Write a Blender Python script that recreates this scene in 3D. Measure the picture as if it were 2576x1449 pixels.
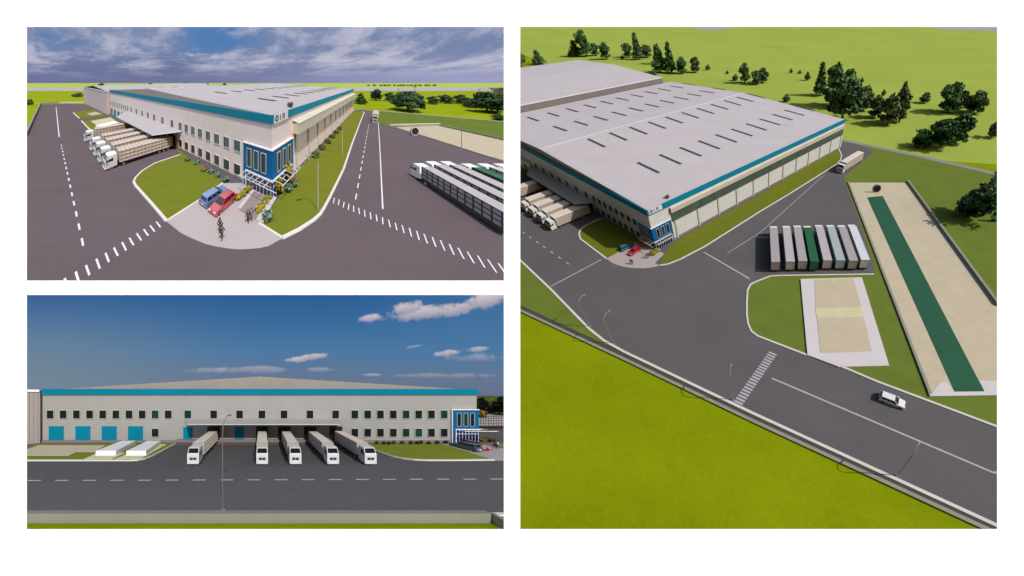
# Three architectural models (one logistics site seen three ways) in front of a white studio backdrop.
# Each model stands on its own raked base, like a stage set: its plan is drawn in metres
# (x right, y away from the viewer, z up) and laid on that rake by Site.A.
import bpy, bmesh, math, random
from mathutils import Vector, Matrix

scene = bpy.context.scene
for _o in list(bpy.data.objects):
    bpy.data.objects.remove(_o)
COL = scene.collection
R = math.radians

# ------------------------------------------------------------------ camera, world, sun, exposure
FM, MX, MY = 1200.0, 1288.0, 724.5          # lens in sheet pixels (2576 x 1449 sheet)
cam_d = bpy.data.cameras.new("camera")
cam_d.sensor_width = 36.0
cam_d.lens = 36.0 * FM / 2576.0
cam_d.clip_start, cam_d.clip_end = 0.1, 60000.0
cam = bpy.data.objects.new("camera", cam_d)
cam.rotation_euler = (R(90), 0, 0)
COL.objects.link(cam)
scene.camera = cam

SUN = Vector((0.62, -1.0, 0.66)).normalized()       # direction towards the sun
world = bpy.data.worlds.new("World")
scene.world = world
world.use_nodes = True
wn, wl = world.node_tree.nodes, world.node_tree.links
sky = wn.new("ShaderNodeTexSky")
sky.sky_type = 'NISHITA'
sky.sun_disc = False
sky.sun_elevation = math.asin(SUN.z)
sky.sun_rotation = math.atan2(SUN.x, SUN.y)
wl.new(sky.outputs[0], wn["Background"].inputs[0])
wn["Background"].inputs[1].default_value = 0.14
sun_d = bpy.data.lights.new("sun", 'SUN')
sun_d.energy = 4.1
sun_d.angle = R(0.5)
sun_d.color = (1.0, 0.965, 0.92)
sun_o = bpy.data.objects.new("sun", sun_d)
sun_o.rotation_euler = SUN.to_track_quat('Z', 'Y').to_euler()
COL.objects.link(sun_o)
scene.view_settings.view_transform = 'Standard'
scene.view_settings.look = 'None'
scene.view_settings.exposure = 0.0
scene.view_settings.gamma = 1.0
scene.view_settings.use_curve_mapping = False

# ------------------------------------------------------------------ the three raked sites
S = 10.0


class Site:
    """One model: lens f and centre (cx, cy) of the view it was designed for, tilt, eye height H,
    rect = its extent on the sheet, lam = how far from the viewer its front edge stands,
    tone = how pale this model's paints are mixed."""

    def __init__(s, f, cx, cy, th, H, rect, lam, tone):
        s.tone = tone
        s.f, s.cx, s.cy, s.H, s.rect = f, cx, cy, H, rect
        s.s, s.c = math.sin(th), math.cos(th)
        near = s.ground(cx, rect[3])
        d = near[1] * s.c + H * s.s
        q = lam * S / d
        k = f / FM
        sx, sz = (cx - MX) / FM, (MY - cy) / FM
        # columns: where one metre along x, y, z goes on the rake
        ax = Vector((k, 0, 0)) * q
        ay = Vector((sx * s.c, s.c, sz * s.c + k * s.s)) * q
        az = Vector((-sx * s.s, -s.s, -sz * s.s + k * s.c)) * q
        s.A = Matrix((ax, ay, az)).transposed()
        s.objs = []

    def ground(s, u, v):
        a, b = (u - s.cx) / s.f, (s.cy - v) / s.f
        t = s.H / (s.s - b * s.c)
        return (a * t, (s.c + b * s.s) * t)

    def T(s, p):
        return s.A @ Vector((p[0], p[1], (p[2] if len(p) > 2 else 0.0) - s.H))


YARD = Site(400, 667, 198, 0.0, 18.0, (67.6, 67.6, 1267.5, 705.7), 2.4, 1.0)         # corner entrance view
DOCK = Site(400, 660, 990, 0.0, 11.5, (67.6, 742.0, 1267.5, 1331.0), 1.0, .72)       # loading dock front
AERIAL = Site(834, 1908, 699, math.atan(739 / 834), 58.0, (1308.8, 67.6, 2508.3, 1330.8), 3.7, .64)  # from high above

# ------------------------------------------------------------------ materials
MATS = {}


def mat(name, col, rough=0.8, var=0.12, scale=0.6, metal=0.0, spec=0.4, fine=0.0, fscale=12.0, bump=0.0, seams=0.0):
    m = bpy.data.materials.new(name)
    m.use_nodes = True
    nt = m.node_tree
    b = nt.nodes["Principled BSDF"]
    b.inputs["Roughness"].default_value = rough
    b.inputs["Metallic"].default_value = metal
    b.inputs["Specular IOR Level"].default_value = spec
    tc = nt.nodes.new("ShaderNodeTexCoord")
    nz = nt.nodes.new("ShaderNodeTexNoise")
    nz.inputs["Scale"].default_value = scale
    nz.inputs["Detail"].default_value = 6
    nz.inputs["Roughness"].default_value = 0.65
    nt.links.new(tc.outputs["Object"], nz.inputs["Vector"])
    fac = nz.outputs["Fac"]
    if fine:
        n2 = nt.nodes.new("ShaderNodeTexNoise")
        n2.inputs["Scale"].default_value = fscale
        n2.inputs["Detail"].default_value = 3
        nt.links.new(tc.outputs["Object"], n2.inputs["Vector"])
        mx = nt.nodes.new("ShaderNodeMix")
        mx.inputs[0].default_value = fine
        nt.links.new(fac, mx.inputs[2])
        nt.links.new(n2.outputs["Fac"], mx.inputs[3])
        fac = mx.outputs[0]
    rp = nt.nodes.new("ShaderNodeValToRGB")
    rp.color_ramp.elements[0].position, rp.color_ramp.elements[1].position = 0.3, 0.7
    rp.color_ramp.elements[0].color = (*[max(0, c * (1 - var)) for c in col], 1)
    rp.color_ramp.elements[1].color = (*[min(1, c * (1 + var)) for c in col], 1)
    nt.links.new(fac, rp.inputs[0])
    nt.links.new(rp.outputs[0], b.inputs["Base Color"])
    if bump:
        bp = nt.nodes.new("ShaderNodeBump")
        bp.inputs["Strength"].default_value = bump
        bp.inputs["Distance"].default_value = 0.05
        nt.links.new(fac, bp.inputs["Height"])
        nt.links.new(bp.outputs[0], b.inputs["Normal"])
    if seams:                                   # faint horizontal joints between the wall panels
        wv = nt.nodes.new("ShaderNodeTexWave")
        wv.bands_direction = 'Z'
        wv.inputs["Scale"].default_value = seams
        nt.links.new(tc.outputs["Object"], wv.inputs["Vector"])
        r2 = nt.nodes.new("ShaderNodeMapRange")
        r2.inputs[1].default_value, r2.inputs[2].default_value = 0.0, 0.12
        r2.inputs[3].default_value, r2.inputs[4].default_value = .94, 1.0
        nt.links.new(wv.outputs["Fac"], r2.inputs[0])
        ml = nt.nodes.new("ShaderNodeMix")
        ml.data_type, ml.blend_type = 'RGBA', 'MULTIPLY'
        ml.inputs[0].default_value = 1.0
        nt.links.new(rp.outputs[0], ml.inputs[6])
        nt.links.new(r2.outputs[0], ml.inputs[7])
        nt.links.new(ml.outputs[2], b.inputs["Base Color"])
    MATS[name] = m
    return m


def leafmat(name, dark, light, scale=0.9):
    m = mat(name, dark, 0.7, 0.1, scale, spec=0.2)
    rp = [n for n in m.node_tree.nodes if n.type == 'VALTORGB'][0]
    rp.color_ramp.elements[0].position, rp.color_ramp.elements[1].position = 0.38, 0.64
    rp.color_ramp.elements[0].color = (*dark, 1)
    rp.color_ramp.elements[1].color = (*light, 1)
    return m


mat("asphalt", (.120, .092, .102), .95, .15, .12, fine=.55, fscale=9, bump=.15, spec=.08)
mat("grey asphalt", (.122, .112, .117), .95, .15, .16, fine=.55, fscale=9, bump=.15, spec=.08)
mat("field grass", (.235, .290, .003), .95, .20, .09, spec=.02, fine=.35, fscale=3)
mat("hazy field", (.34, .42, .07), .95, .08, .03, spec=.02)  # paler with distance haze painted into the field colour
mat("bare soil", (.36, .32, .34), .95, .08, .05)
mat("lawn", (.150, .170, .018), .95, .14, .5, spec=.02, fine=.5, fscale=7)
mat("verge grass", (.115, .155, .025), .95, .14, .25, spec=.02, fine=.4, fscale=6)
mat("sand", (.44, .37, .26), .95, .10, .6, fine=.4)
mat("gravel path", (.26, .24, .24), .95, .1, .6)
mat("paving", (.42, .36, .355), .8, .06, .8, fine=.4)
mat("paver ramp", (.26, .20, .20), .85, .14, 1.5, fine=.5)
mat("kerb", (.66, .62, .56), .8, .05)
mat("marking", (.72, .70, .72), .7, .10, 2.0)
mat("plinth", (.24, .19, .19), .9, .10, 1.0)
mat("cladding", (.86, .715, .675), .55, .05, .5)
mat("gallery shade", (.075, .105, .085), .4, .3, .5, spec=.1)  # dark tint standing in for the gallery's shadow
mat("dock cladding", (.39, .375, .355), .6, .05, .8, seams=1.1)
mat("grey cladding", (.40, .35, .34), .65, .05, .3)
mat("tan flashing", (.345, .30, .265), .7, .06)
mat("roof sheet", (.415, .375, .388), .7, .05, .2)
mat("teal band", (.0, .22, .34), .7, .06, .4, spec=.1)
mat("blue skin", (.0, .125, .33), .7, .10, 1.2, spec=.1)
mat("door teal", (.0, .22, .34), .7, .08, .8, spec=.1)
mat("white cladding", (.45, .44, .425), .6, .05, .5)
mat("canopy sheet", (.45, .41, .42), .6, .04)
mat("faded paint", (.42, .41, .43), .8, .15, 2.0)
mat("drain dark", (.035, .035, .03), .9, .1)  # even dark colour standing in for the boundary wall's shadow
mat("window frame", (.62, .58, .56), .6, .03)
mat("slab white", (.92, .91, .91), .6, .03)
mat("white trim", (.80, .79, .79), .5, .03)
mat("cream frame", (.62, .56, .46), .6, .04)
mat("cream panel", (.58, .53, .43), .65, .06, .4)
mat("dark glass", (.008, .014, .012), .3, .25, .8, spec=.08)
mat("green glass", (.010, .045, .034), .3, .4, .8, spec=.08)
mat("blue glass", (.004, .012, .09), .25, .4, 1.2, spec=.15)
mat("dark recess", (.005, .005, .006), .8, .2)
mat("skylight", (.045, .042, .045), .6, .2, spec=.1)
mat("steel", (.30, .29, .26), .5, .05, metal=.2)
mat("truck white", (.80, .79, .77), .4, .03)
mat("truck cream", (.80, .72, .62), .55, .05)
mat("truck tan", (.50, .40, .34), .7, .10, 1.5)
mat("hall rose", (.60, .49, .475), .65, .05, .4)
mat("hall dark", (.21, .185, .175), .65, .05, .4)
mat("trailer grey", (.42, .38, .385), .5, .05)
mat("trailer green", (.008, .11, .035), .6, .15, 1.0)
mat("trailer rose", (.52, .46, .48), .5, .05)
mat("trailer mint", (.40, .47, .48), .5, .05)
mat("trailer white", (.70, .70, .76), .5, .04)
mat("frame dark", (.035, .03, .04), .6, .1)
mat("black rubber", (.02, .02, .02), .8, .1)
mat("lamp glass", (.8, .78, .7), .2, .02)
mat("car blue", (.10, .20, .44), .25, .04)
mat("car red", (.50, .015, .03), .25, .06)
mat("car white", (.80, .80, .79), .3, .02)
mat("car green", (.06, .15, .19), .3, .05)
mat("wheel rim", (.45, .45, .45), .35, .05, metal=.6)
mat("tail red", (.45, .02, .02), .3, .02)
mat("skin", (.36, .20, .14), .6, .05)
mat("suit dark", (.03, .026, .034), .8, .15, 8)
mat("suit grey", (.13, .12, .17), .8, .15, 8)
mat("jacket brown", (.06, .035, .035), .8, .15, 8)
mat("hair", (.012, .01, .01), .7, .1)
mat("bark", (.10, .07, .05), .9, .25, 3)
mat("ditch green", (.002, .085, .032), .7, .10, .5)
mat("pale concrete", (.52, .47, .47), .85, .05, .5)
mat("yellow sand", (.50, .46, .28), .9, .06, .5)
mat("wall render", (.28, .27, .22), .9, .08, .5)
mat("studio white", (.92, .92, .92), .95, 0.0, spec=0.0)
mat("ring concrete", (.38, .35, .33), .9, .1)
mat("sign navy", (.02, .03, .13), .5, .05)
mat("flower yellow", (.45, .36, .02), .8, .3, 6)
mat("flower orange", (.50, .20, .02), .8, .3, 6)
mat("flower red", (.40, .05, .06), .8, .3, 6)
leafmat("leaf dark", (.022, .05, .016), (.085, .15, .045), .5)
leafmat("leaf olive", (.035, .055, .02), (.11, .14, .05), .5)
leafmat("leaf deep", (.012, .038, .012), (.055, .12, .035), .5)
leafmat("leaf palm", (.05, .06, .03), (.16, .14, .06), .7)
leafmat("leaf agave", (.06, .12, .08), (.20, .30, .22), 1.2)
leafmat("leaf hedge", (.10, .12, .01), (.34, .30, .02), 1.5)


# ------------------------------------------------------------------ mesh builder
class MB:
    def __init__(s):
        s.v, s.f = [], []

    def add(s, vs, fs):
        n = len(s.v)
        s.v += [tuple(x) for x in vs]
        s.f += [tuple(i + n for i in f) for f in fs]
        return s

    def obox(s, o, a, b, c):
        o, a, b, c = (Vector(x) for x in (o, a, b, c))
        vs = [o, o + a, o + a + b, o + b, o + c, o + a + c, o + a + b + c, o + b + c]
        return s.add(vs, [(3, 2, 1, 0), (4, 5, 6, 7), (0, 1, 5, 4), (1, 2, 6, 5), (2, 3, 7, 6), (3, 0, 4, 7)])

    def box(s, x0, x1, y0, y1, z0, z1):
        return s.obox((x0, y0, z0), (x1 - x0, 0, 0), (0, y1 - y0, 0), (0, 0, z1 - z0))

    def quad(s, *p):
        return s.add(p, [tuple(range(len(p)))])

    def prism(s, poly, z0, z1):
        n = len(poly)
        vs = [(x, y, z0) for x, y in poly] + [(x, y, z1) for x, y in poly]
        fs = [tuple(range(n - 1, -1, -1)), tuple(range(n, 2 * n))]
        fs += [(i, (i + 1) % n, n + (i + 1) % n, n + i) for i in range(n)]
        return s.add(vs, fs)

    def sheet(s, poly, z):
        return s.add([(x, y, z) for x, y in poly], [tuple(range(len(poly)))])

    def ribbon(s, pts, w, z0, z1, closed=False):
        """a kerb, wall or painted line of width w along a polyline"""
        P = [Vector(p) for p in pts]
        n = len(P)
        L, Rr = [], []
        for i in range(n):
            a = P[i - 1] if (i > 0 or closed) else P[i]
            b = P[(i + 1) % n] if (i < n - 1 or closed) else P[i]
            d0 = (P[i] - a).normalized() if (P[i] - a).length > 1e-6 else (b - P[i]).normalized()
            d1 = (b - P[i]).normalized() if (b - P[i]).length > 1e-6 else d0
            t = d0 + d1
            t = t.normalized() if t.length > 1e-3 else d0
            m = Vector((-t.y, t.x))
            k = max(0.35, m.dot(Vector((-d1.y, d1.x))))
            L.append(P[i] + m * (w / 2 / k))
            Rr.append(P[i] - m * (w / 2 / k))
        for i in range(n if closed else n - 1):
            j = (i + 1) % n
            q = [Rr[i], Rr[j], L[j], L[i]]
            if z1 > z0:
                s.prism([(p.x, p.y) for p in q], z0, z1)
            else:
                s.sheet([(p.x, p.y) for p in q], z0)
        return s

    def tube(s, pts, rad, n=8, cap=True):
        P = [Vector(p) for p in pts]
        rad = rad if isinstance(rad, (list, tuple)) else [rad] * len(P)
        rings = []
        for i, p in enumerate(P):
            d = (P[min(i + 1, len(P) - 1)] - P[max(i - 1, 0)]).normalized()
            a = d.orthogonal().normalized() if abs(d.z) < .99 else Vector((1, 0, 0))
            b = d.cross(a).normalized()
            a = b.cross(d).normalized()
            rings.append([p + (a * math.cos(t) + b * math.sin(t)) * rad[i] for t in [2 * math.pi * k / n for k in range(n)]])
        vs = [q for r in rings for q in r]
        fs = [(i * n + k, i * n + (k + 1) % n, (i + 1) * n + (k + 1) % n, (i + 1) * n + k) for i in range(len(P) - 1) for k in range(n)]
        if cap:
            fs += [tuple(range(n - 1, -1, -1)), tuple(range((len(P) - 1) * n, len(P) * n))]
        return s.add(vs, fs)


def toned(m, site):
    """this model's own mix of a paint (leaves and glass keep one mix)"""
    t = site.tone
    if site is DOCK and m in ('lawn', 'sand', 'yellow sand', 'kerb', 'white trim', 'slab white', 'paving', 'field grass', 'verge grass', 'leaf hedge'):
        t = 1.45 if m in ('lawn', 'sand', 'yellow sand') else 1.0
    if site is DOCK and m == 'grey asphalt':
        t = .92
    if site is AERIAL and m in ('roof sheet', 'white cladding', 'grey cladding'):
        t = 1.0 if m[0] == 'w' else .84
    if site is AERIAL and m in ('sand', 'yellow sand', 'pale concrete', 'verge grass'):
        t = .80
    if t == 1.0 or m.startswith(('leaf', 'sky', 'dark', 'frame', 'suit', 'drain')):
        return MATS[m]
    k = m + " %.2f" % t
    if k not in MATS:
        c = MATS[m].copy()
        c.name = k
        for n in c.node_tree.nodes:
            if n.type == 'VALTORGB':
                for e in n.color_ramp.elements:
                    e.color = (*[q * t for q in e.color[:3]], 1)
        MATS[k] = c
    return MATS[k]


def link(o, site):
    COL.objects.link(o)
    if site is not None:
        site.objs.append(o)
    return o


def make(name, mb, m, site, o=(0, 0, 0), yaw=0.0, parent=None, plan=False, smooth=False):
    """one mesh object. The builder's points are in the thing's own frame (turned by yaw about o),
    or, with plan=True, in the site plan itself."""
    me = bpy.data.meshes.new(name)
    o = Vector((o[0], o[1], o[2] if len(o) > 2 else 0.0))
    if plan:
        vs = [site.A @ (Vector(p) - o) for p in mb.v]
    else:
        rz = Matrix.Rotation(yaw, 3, 'Z')
        vs = [site.A @ (rz @ Vector(p)) for p in mb.v]
    me.from_pydata(vs, [], mb.f)
    bm = bmesh.new()
    bm.from_mesh(me)
    if len(bm.faces) > 1:
        bmesh.ops.recalc_face_normals(bm, faces=bm.faces)
    bm.to_mesh(me)
    bm.free()
    if smooth:
        for p in me.polygons:
            p.use_smooth = True
    me.materials.append(toned(m, site))
    ob = bpy.data.objects.new(name, me)
    if parent is None:
        ob.location = site.T(o)
    else:
        ob.parent = parent
    return link(ob, site)


def tag(o, label, cat, group=None, kind=None):
    o["label"] = label
    o["category"] = cat
    if group:
        o["group"] = group
    if kind:
        o["kind"] = kind
    return o


def thing(name, label, cat, site, o, group=None):
    e = bpy.data.objects.new(name, None)
    e.empty_display_size = 0.2
    e.location = site.T(o)
    link(e, site)
    return tag(e, label, cat, group)


def ground(name, mb, m, site, label, cat):
    """a piece of the setting, drawn in plan"""
    o = make(name, mb, m, site, (mb.v[0][0], mb.v[0][1], 0), plan=True)
    return tag(o, label, cat, kind="structure")


KIDS = {}


def dup(src, site, o, label, group=None, scale=None):
    """a copy of a thing with copies of its parts and sub-parts"""
    if src.name not in KIDS:
        KIDS[src.name] = [(c, list(c.children)) for c in src.children]
    r = src.copy()
    link(r, site)
    r.location = site.T(o)
    if scale is not None:
        r.scale = (scale,) * 3
    r["label"] = label
    if group:
        r["group"] = group
    for c, gs in KIDS[src.name]:
        d = c.copy()
        link(d, site)
        d.parent = r
        for g in gs:
            h = g.copy()
            link(h, site)
            h.parent = d
    return r


# ------------------------------------------------------------------ studio backdrop
bw = MB()
BY = 26000.0
bw.quad((-BY * 1.4, BY, -BY * .95), (BY * 1.4, BY, -BY * .95), (BY * 1.4, BY, BY * .95), (-BY * 1.4, BY, BY * .95))
me = bpy.data.meshes.new("backdrop_wall")
me.from_pydata(bw.v, [], bw.f)
me.materials.append(MATS["studio white"])
bo = bpy.data.objects.new("backdrop_wall", me)
COL.objects.link(bo)
tag(bo, "plain white backdrop showing between and around the three views", "backdrop", kind="structure")


# ------------------------------------------------------------------ skies
class NG:
    """tiny helper for node maths"""

    def __init__(s, nt):
        s.nt = nt

    def m(s, op, a, b=None, c=None, clamp=False):
        n = s.nt.nodes.new("ShaderNodeMath")
        n.operation = op
        n.use_clamp = clamp
        for i, x in enumerate((a, b, c)):
            if x is None:
                continue
            if isinstance(x, (int, float)):
                n.inputs[i].default_value = x
            else:
                s.nt.links.new(x, n.inputs[i])
        return n.outputs[0]

    def ss(s, x, lo, hi):
        n = s.nt.nodes.new("ShaderNodeMapRange")
        n.interpolation_type = 'SMOOTHSTEP'
        s.nt.links.new(x, n.inputs[0])
        n.inputs[1].default_value, n.inputs[2].default_value = lo, hi
        return n.outputs[0]

    def mix(s, f, a, b):
        n = s.nt.nodes.new("ShaderNodeMix")
        n.data_type = 'RGBA'
        for sock, x in ((n.inputs[0], f), (n.inputs[6], a), (n.inputs[7], b)):
            if isinstance(x, tuple):
                sock.default_value = (*x, 1)
            elif isinstance(x, (int, float)):
                sock.default_value = x
            else:
                s.nt.links.new(x, sock)
        return n.outputs[2]

    def noise(s, x, y, scale, detail=8, rough=.6, seed=0.0, dist=0.0):
        cb = s.nt.nodes.new("ShaderNodeCombineXYZ")
        s.nt.links.new(x, cb.inputs[0])
        s.nt.links.new(y, cb.inputs[1])
        cb.inputs[2].default_value = seed
        n = s.nt.nodes.new("ShaderNodeTexNoise")
        n.inputs["Scale"].default_value = scale
        n.inputs["Detail"].default_value = detail
        n.inputs["Roughness"].default_value = rough
        n.inputs["Distortion"].default_value = dist
        s.nt.links.new(cb.outputs[0], n.inputs["Vector"])
        return n.outputs["Fac"]

    def ramp(s, f, stops):
        n = s.nt.nodes.new("ShaderNodeValToRGB")
        e = n.color_ramp.elements
        for i, (p, c) in enumerate(stops):
            q = e[i] if i < 2 else e.new(p)
            q.position = p
            q.color = (*c, 1)
        s.nt.links.new(f, n.inputs[0])
        return n.outputs[0]


def sky_panel(site, D, v_low, v_top, label, paint):
    """a painted sky standing behind the model; it gives off its own light"""
    f, H, cx, cy = site.f, site.H, site.cx, site.cy
    xl, xr = (site.rect[0] - cx) * D / f, (site.rect[2] - cx) * D / f
    zl, zt = H - (v_low - cy) * D / f, H - (v_top - cy) * D / f
    mb = MB().quad((xl, D, zl), (xr, D, zl), (xr, D, zt), (xl, D, zt))
    m = bpy.data.materials.new("sky " + label[:12])
    m.use_nodes = True
    nt = m.node_tree
    nt.nodes.clear()
    out = nt.nodes.new("ShaderNodeOutputMaterial")
    em = nt.nodes.new("ShaderNodeEmission")
    nt.links.new(em.outputs[0], out.inputs[0])
    tc = nt.nodes.new("ShaderNodeTexCoord")
    sp = nt.nodes.new("ShaderNodeSeparateXYZ")
    nt.links.new(tc.outputs["Generated"], sp.inputs[0])
    nt.links.new(paint(NG(nt), sp.outputs[0], sp.outputs[2]), em.inputs[0])
    MATS[m.name] = m
    o = make("sky", mb, m.name, site, (0, D, 0), plan=True)
    site.objs.remove(o)
    return tag(o, label, "sky", kind="structure")


def paint_yard(g, x, z):
    t = g.m('DIVIDE', 1.0, g.m('ADD', z, .22))                    # clouds crowd towards the horizon
    px = g.m('MULTIPLY', g.m('SUBTRACT', x, .35), g.m('ADD', g.m('MULTIPLY', t, .5), 1.6))
    tt = g.m('ADD', g.m('MULTIPLY', t, .42), g.m('MULTIPLY', x, .12))
    n1 = g.noise(px, tt, 2.9, 9, .60, 3.1, .25)
    n2 = g.noise(px, tt, 8.5, 9, .68, 8.4, .3)
    n3 = g.noise(x, z, 2.0, 3, .5, 1.7)
    base = g.ramp(z, [(0, (.165, .178, .345)), (.22, (.150, .178, .335)), (.62, (.18, .235, .40)), (1, (.185, .25, .43))])
    base = g.mix(g.m('MULTIPLY', g.ss(x, .25, 1.0), g.ss(z, .75, .0)), base, (.34, .355, .55))
    blue = g.m('MULTIPLY', g.ss(n3, .50, .62), g.ss(z, .38, .8))
    base = g.mix(g.m('MULTIPLY', blue, .6), base, (.065, .19, .44))
    hx = g.m('SUBTRACT', x, .40)
    patch = g.m('MULTIPLY', g.ss(g.m('ABSOLUTE', hx), .13, .02), g.ss(z, .35, .75))
    base = g.mix(g.m('MULTIPLY', patch, .8), base, (.06, .20, .47))
    c = g.m('ADD', g.m('MULTIPLY', n1, .6), g.m('MULTIPLY', n2, .4))
    c = g.m('ADD', c, g.m('MULTIPLY', g.ss(x, .3, 1.0), .055))
    c = g.m('SUBTRACT', c, g.m('MULTIPLY', patch, .09))
    cl = g.m('MULTIPLY', g.ss(c, .44, .63), g.ss(z, .06, .42))
    out = g.mix(g.m('MULTIPLY', cl, .88), base, (.56, .55, .66))
    gr = g.m('MULTIPLY', g.ss(n2, .56, .72), g.ss(z, .2, .6))
    return g.mix(g.m('MULTIPLY', gr, .35), out, (.24, .27, .42))


def paint_dock(g, x, z):
    base = g.ramp(z, [(0, (.125, .155, .25)), (.18, (.13, .185, .29)), (.45, (.075, .19, .36)), (.75, (.04, .145, .335)), (1, (.024, .11, .30))])
    left = g.m('MULTIPLY', g.ss(x, .55, 0.0), g.ss(z, 1.25, .0))
    base = g.mix(g.m('MULTIPLY', left, .95), base, (.175, .24, .31))
    base = g.mix(g.m('MULTIPLY', g.ss(x, .62, 1.0), g.m('MULTIPLY', g.ss(z, .2, .75), .45)), base, (.075, .20, .37))
    n = g.noise(x, g.m('MULTIPLY', z, .22), 26, 7, .62, 2.2)
    nb = g.noise(x, g.m('MULTIPLY', z, .22), 80, 6, .65, 5.2)
    nn = g.m('ADD', g.m('MULTIPLY', n, .65), g.m('MULTIPLY', nb, .35))
    out = base
    W, B = 1199.9, 262.0
    for (u, v, rx, rz, sl, st) in ((1085, 784, 150, 24, -.10, 1), (935, 800, 38, 13, -.12, .95), (1215, 758, 95, 26, -.24, 1), (1020, 776, 50, 20, -.2, 1),
                                   (745, 905, 36, 10, -.08, .95), (798, 896, 44, 11, -.12, .95), (1128, 888, 46, 10, -.10, .9), (1190, 880, 44, 9, -.1, .75),
                                   (1195, 900, 95, 14, 0, .35), (520, 932, 80, 10, 0, .35), (640, 930, 120, 12, 0, .40), (800, 930, 50, 8, 0, .35),
                                   (1040, 872, 30, 5, -.15, .45), (935, 943, 45, 5, 0, .5), (1120, 945, 160, 8, 0, .3)):
        dx = g.m('SUBTRACT', g.m('MULTIPLY', x, W), u - 67.6)
        dz = g.m('SUBTRACT', g.m('MULTIPLY', z, B), 1004 - v)
        dz = g.m('ADD', dz, g.m('MULTIPLY', dx, sl))
        e = g.m('ADD', g.m('POWER', g.m('DIVIDE', dx, rx), 2.0), g.m('POWER', g.m('DIVIDE', dz, rz), 2.0))
        k = g.m('SUBTRACT', g.m('ADD', g.m('MULTIPLY', nn, 3.4), -.95), e)
        k = g.m('MULTIPLY', g.ss(k, -.05, .75), st)
        sh = g.ss(dz, -rz * .9, rz * .6)
        colr = g.mix(sh, (.27, .29, .40), (.60, .53, .56))
        out = g.mix(k, out, colr)
    return out


sky_panel(YARD, 648.0, 214, 67.6, "grey violet cloudy sky with blue gaps above the flat fields", paint_yard)
sky_panel(DOCK, 760.0, 1004, 742.0, "deep blue evening sky with a few pink lit clouds above the dock building", paint_dock)


# ------------------------------------------------------------------ vegetation
def leaf_cloud(blobs, n, size, rng, flat=0.0):
    mb = MB()
    tot = sum(b[3] * b[4] * b[5] for b in blobs)
    for cx, cy, cz, rx, ry, rz in blobs:
        k = max(12, int(n * rx * ry * rz / tot))
        for _ in range(k):
            d = Vector((rng.gauss(0, 1), rng.gauss(0, 1), rng.gauss(0, 1))).normalized()
            r = rng.random() ** .38 * rng.uniform(.82, 1.1)
            p = Vector((cx + d.x * rx * r, cy + d.y * ry * r, cz + d.z * rz * r))
            nrm = (d + Vector((rng.gauss(0, .6), rng.gauss(0, .6), rng.gauss(0, .6) + .35))).normalized()
            a = nrm.orthogonal().normalized()
            a = (Matrix.Rotation(rng.uniform(0, 6.28), 3, nrm) @ a)
            b = nrm.cross(a)
            s = size * rng.uniform(.55, 1.25)
            mb.quad(p - a * s - b * s * .6, p + a * s * .9 - b * s * .5, p + a * s + b * s * .6, p - a * s * .8 + b * s * .55)
    return mb


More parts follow.
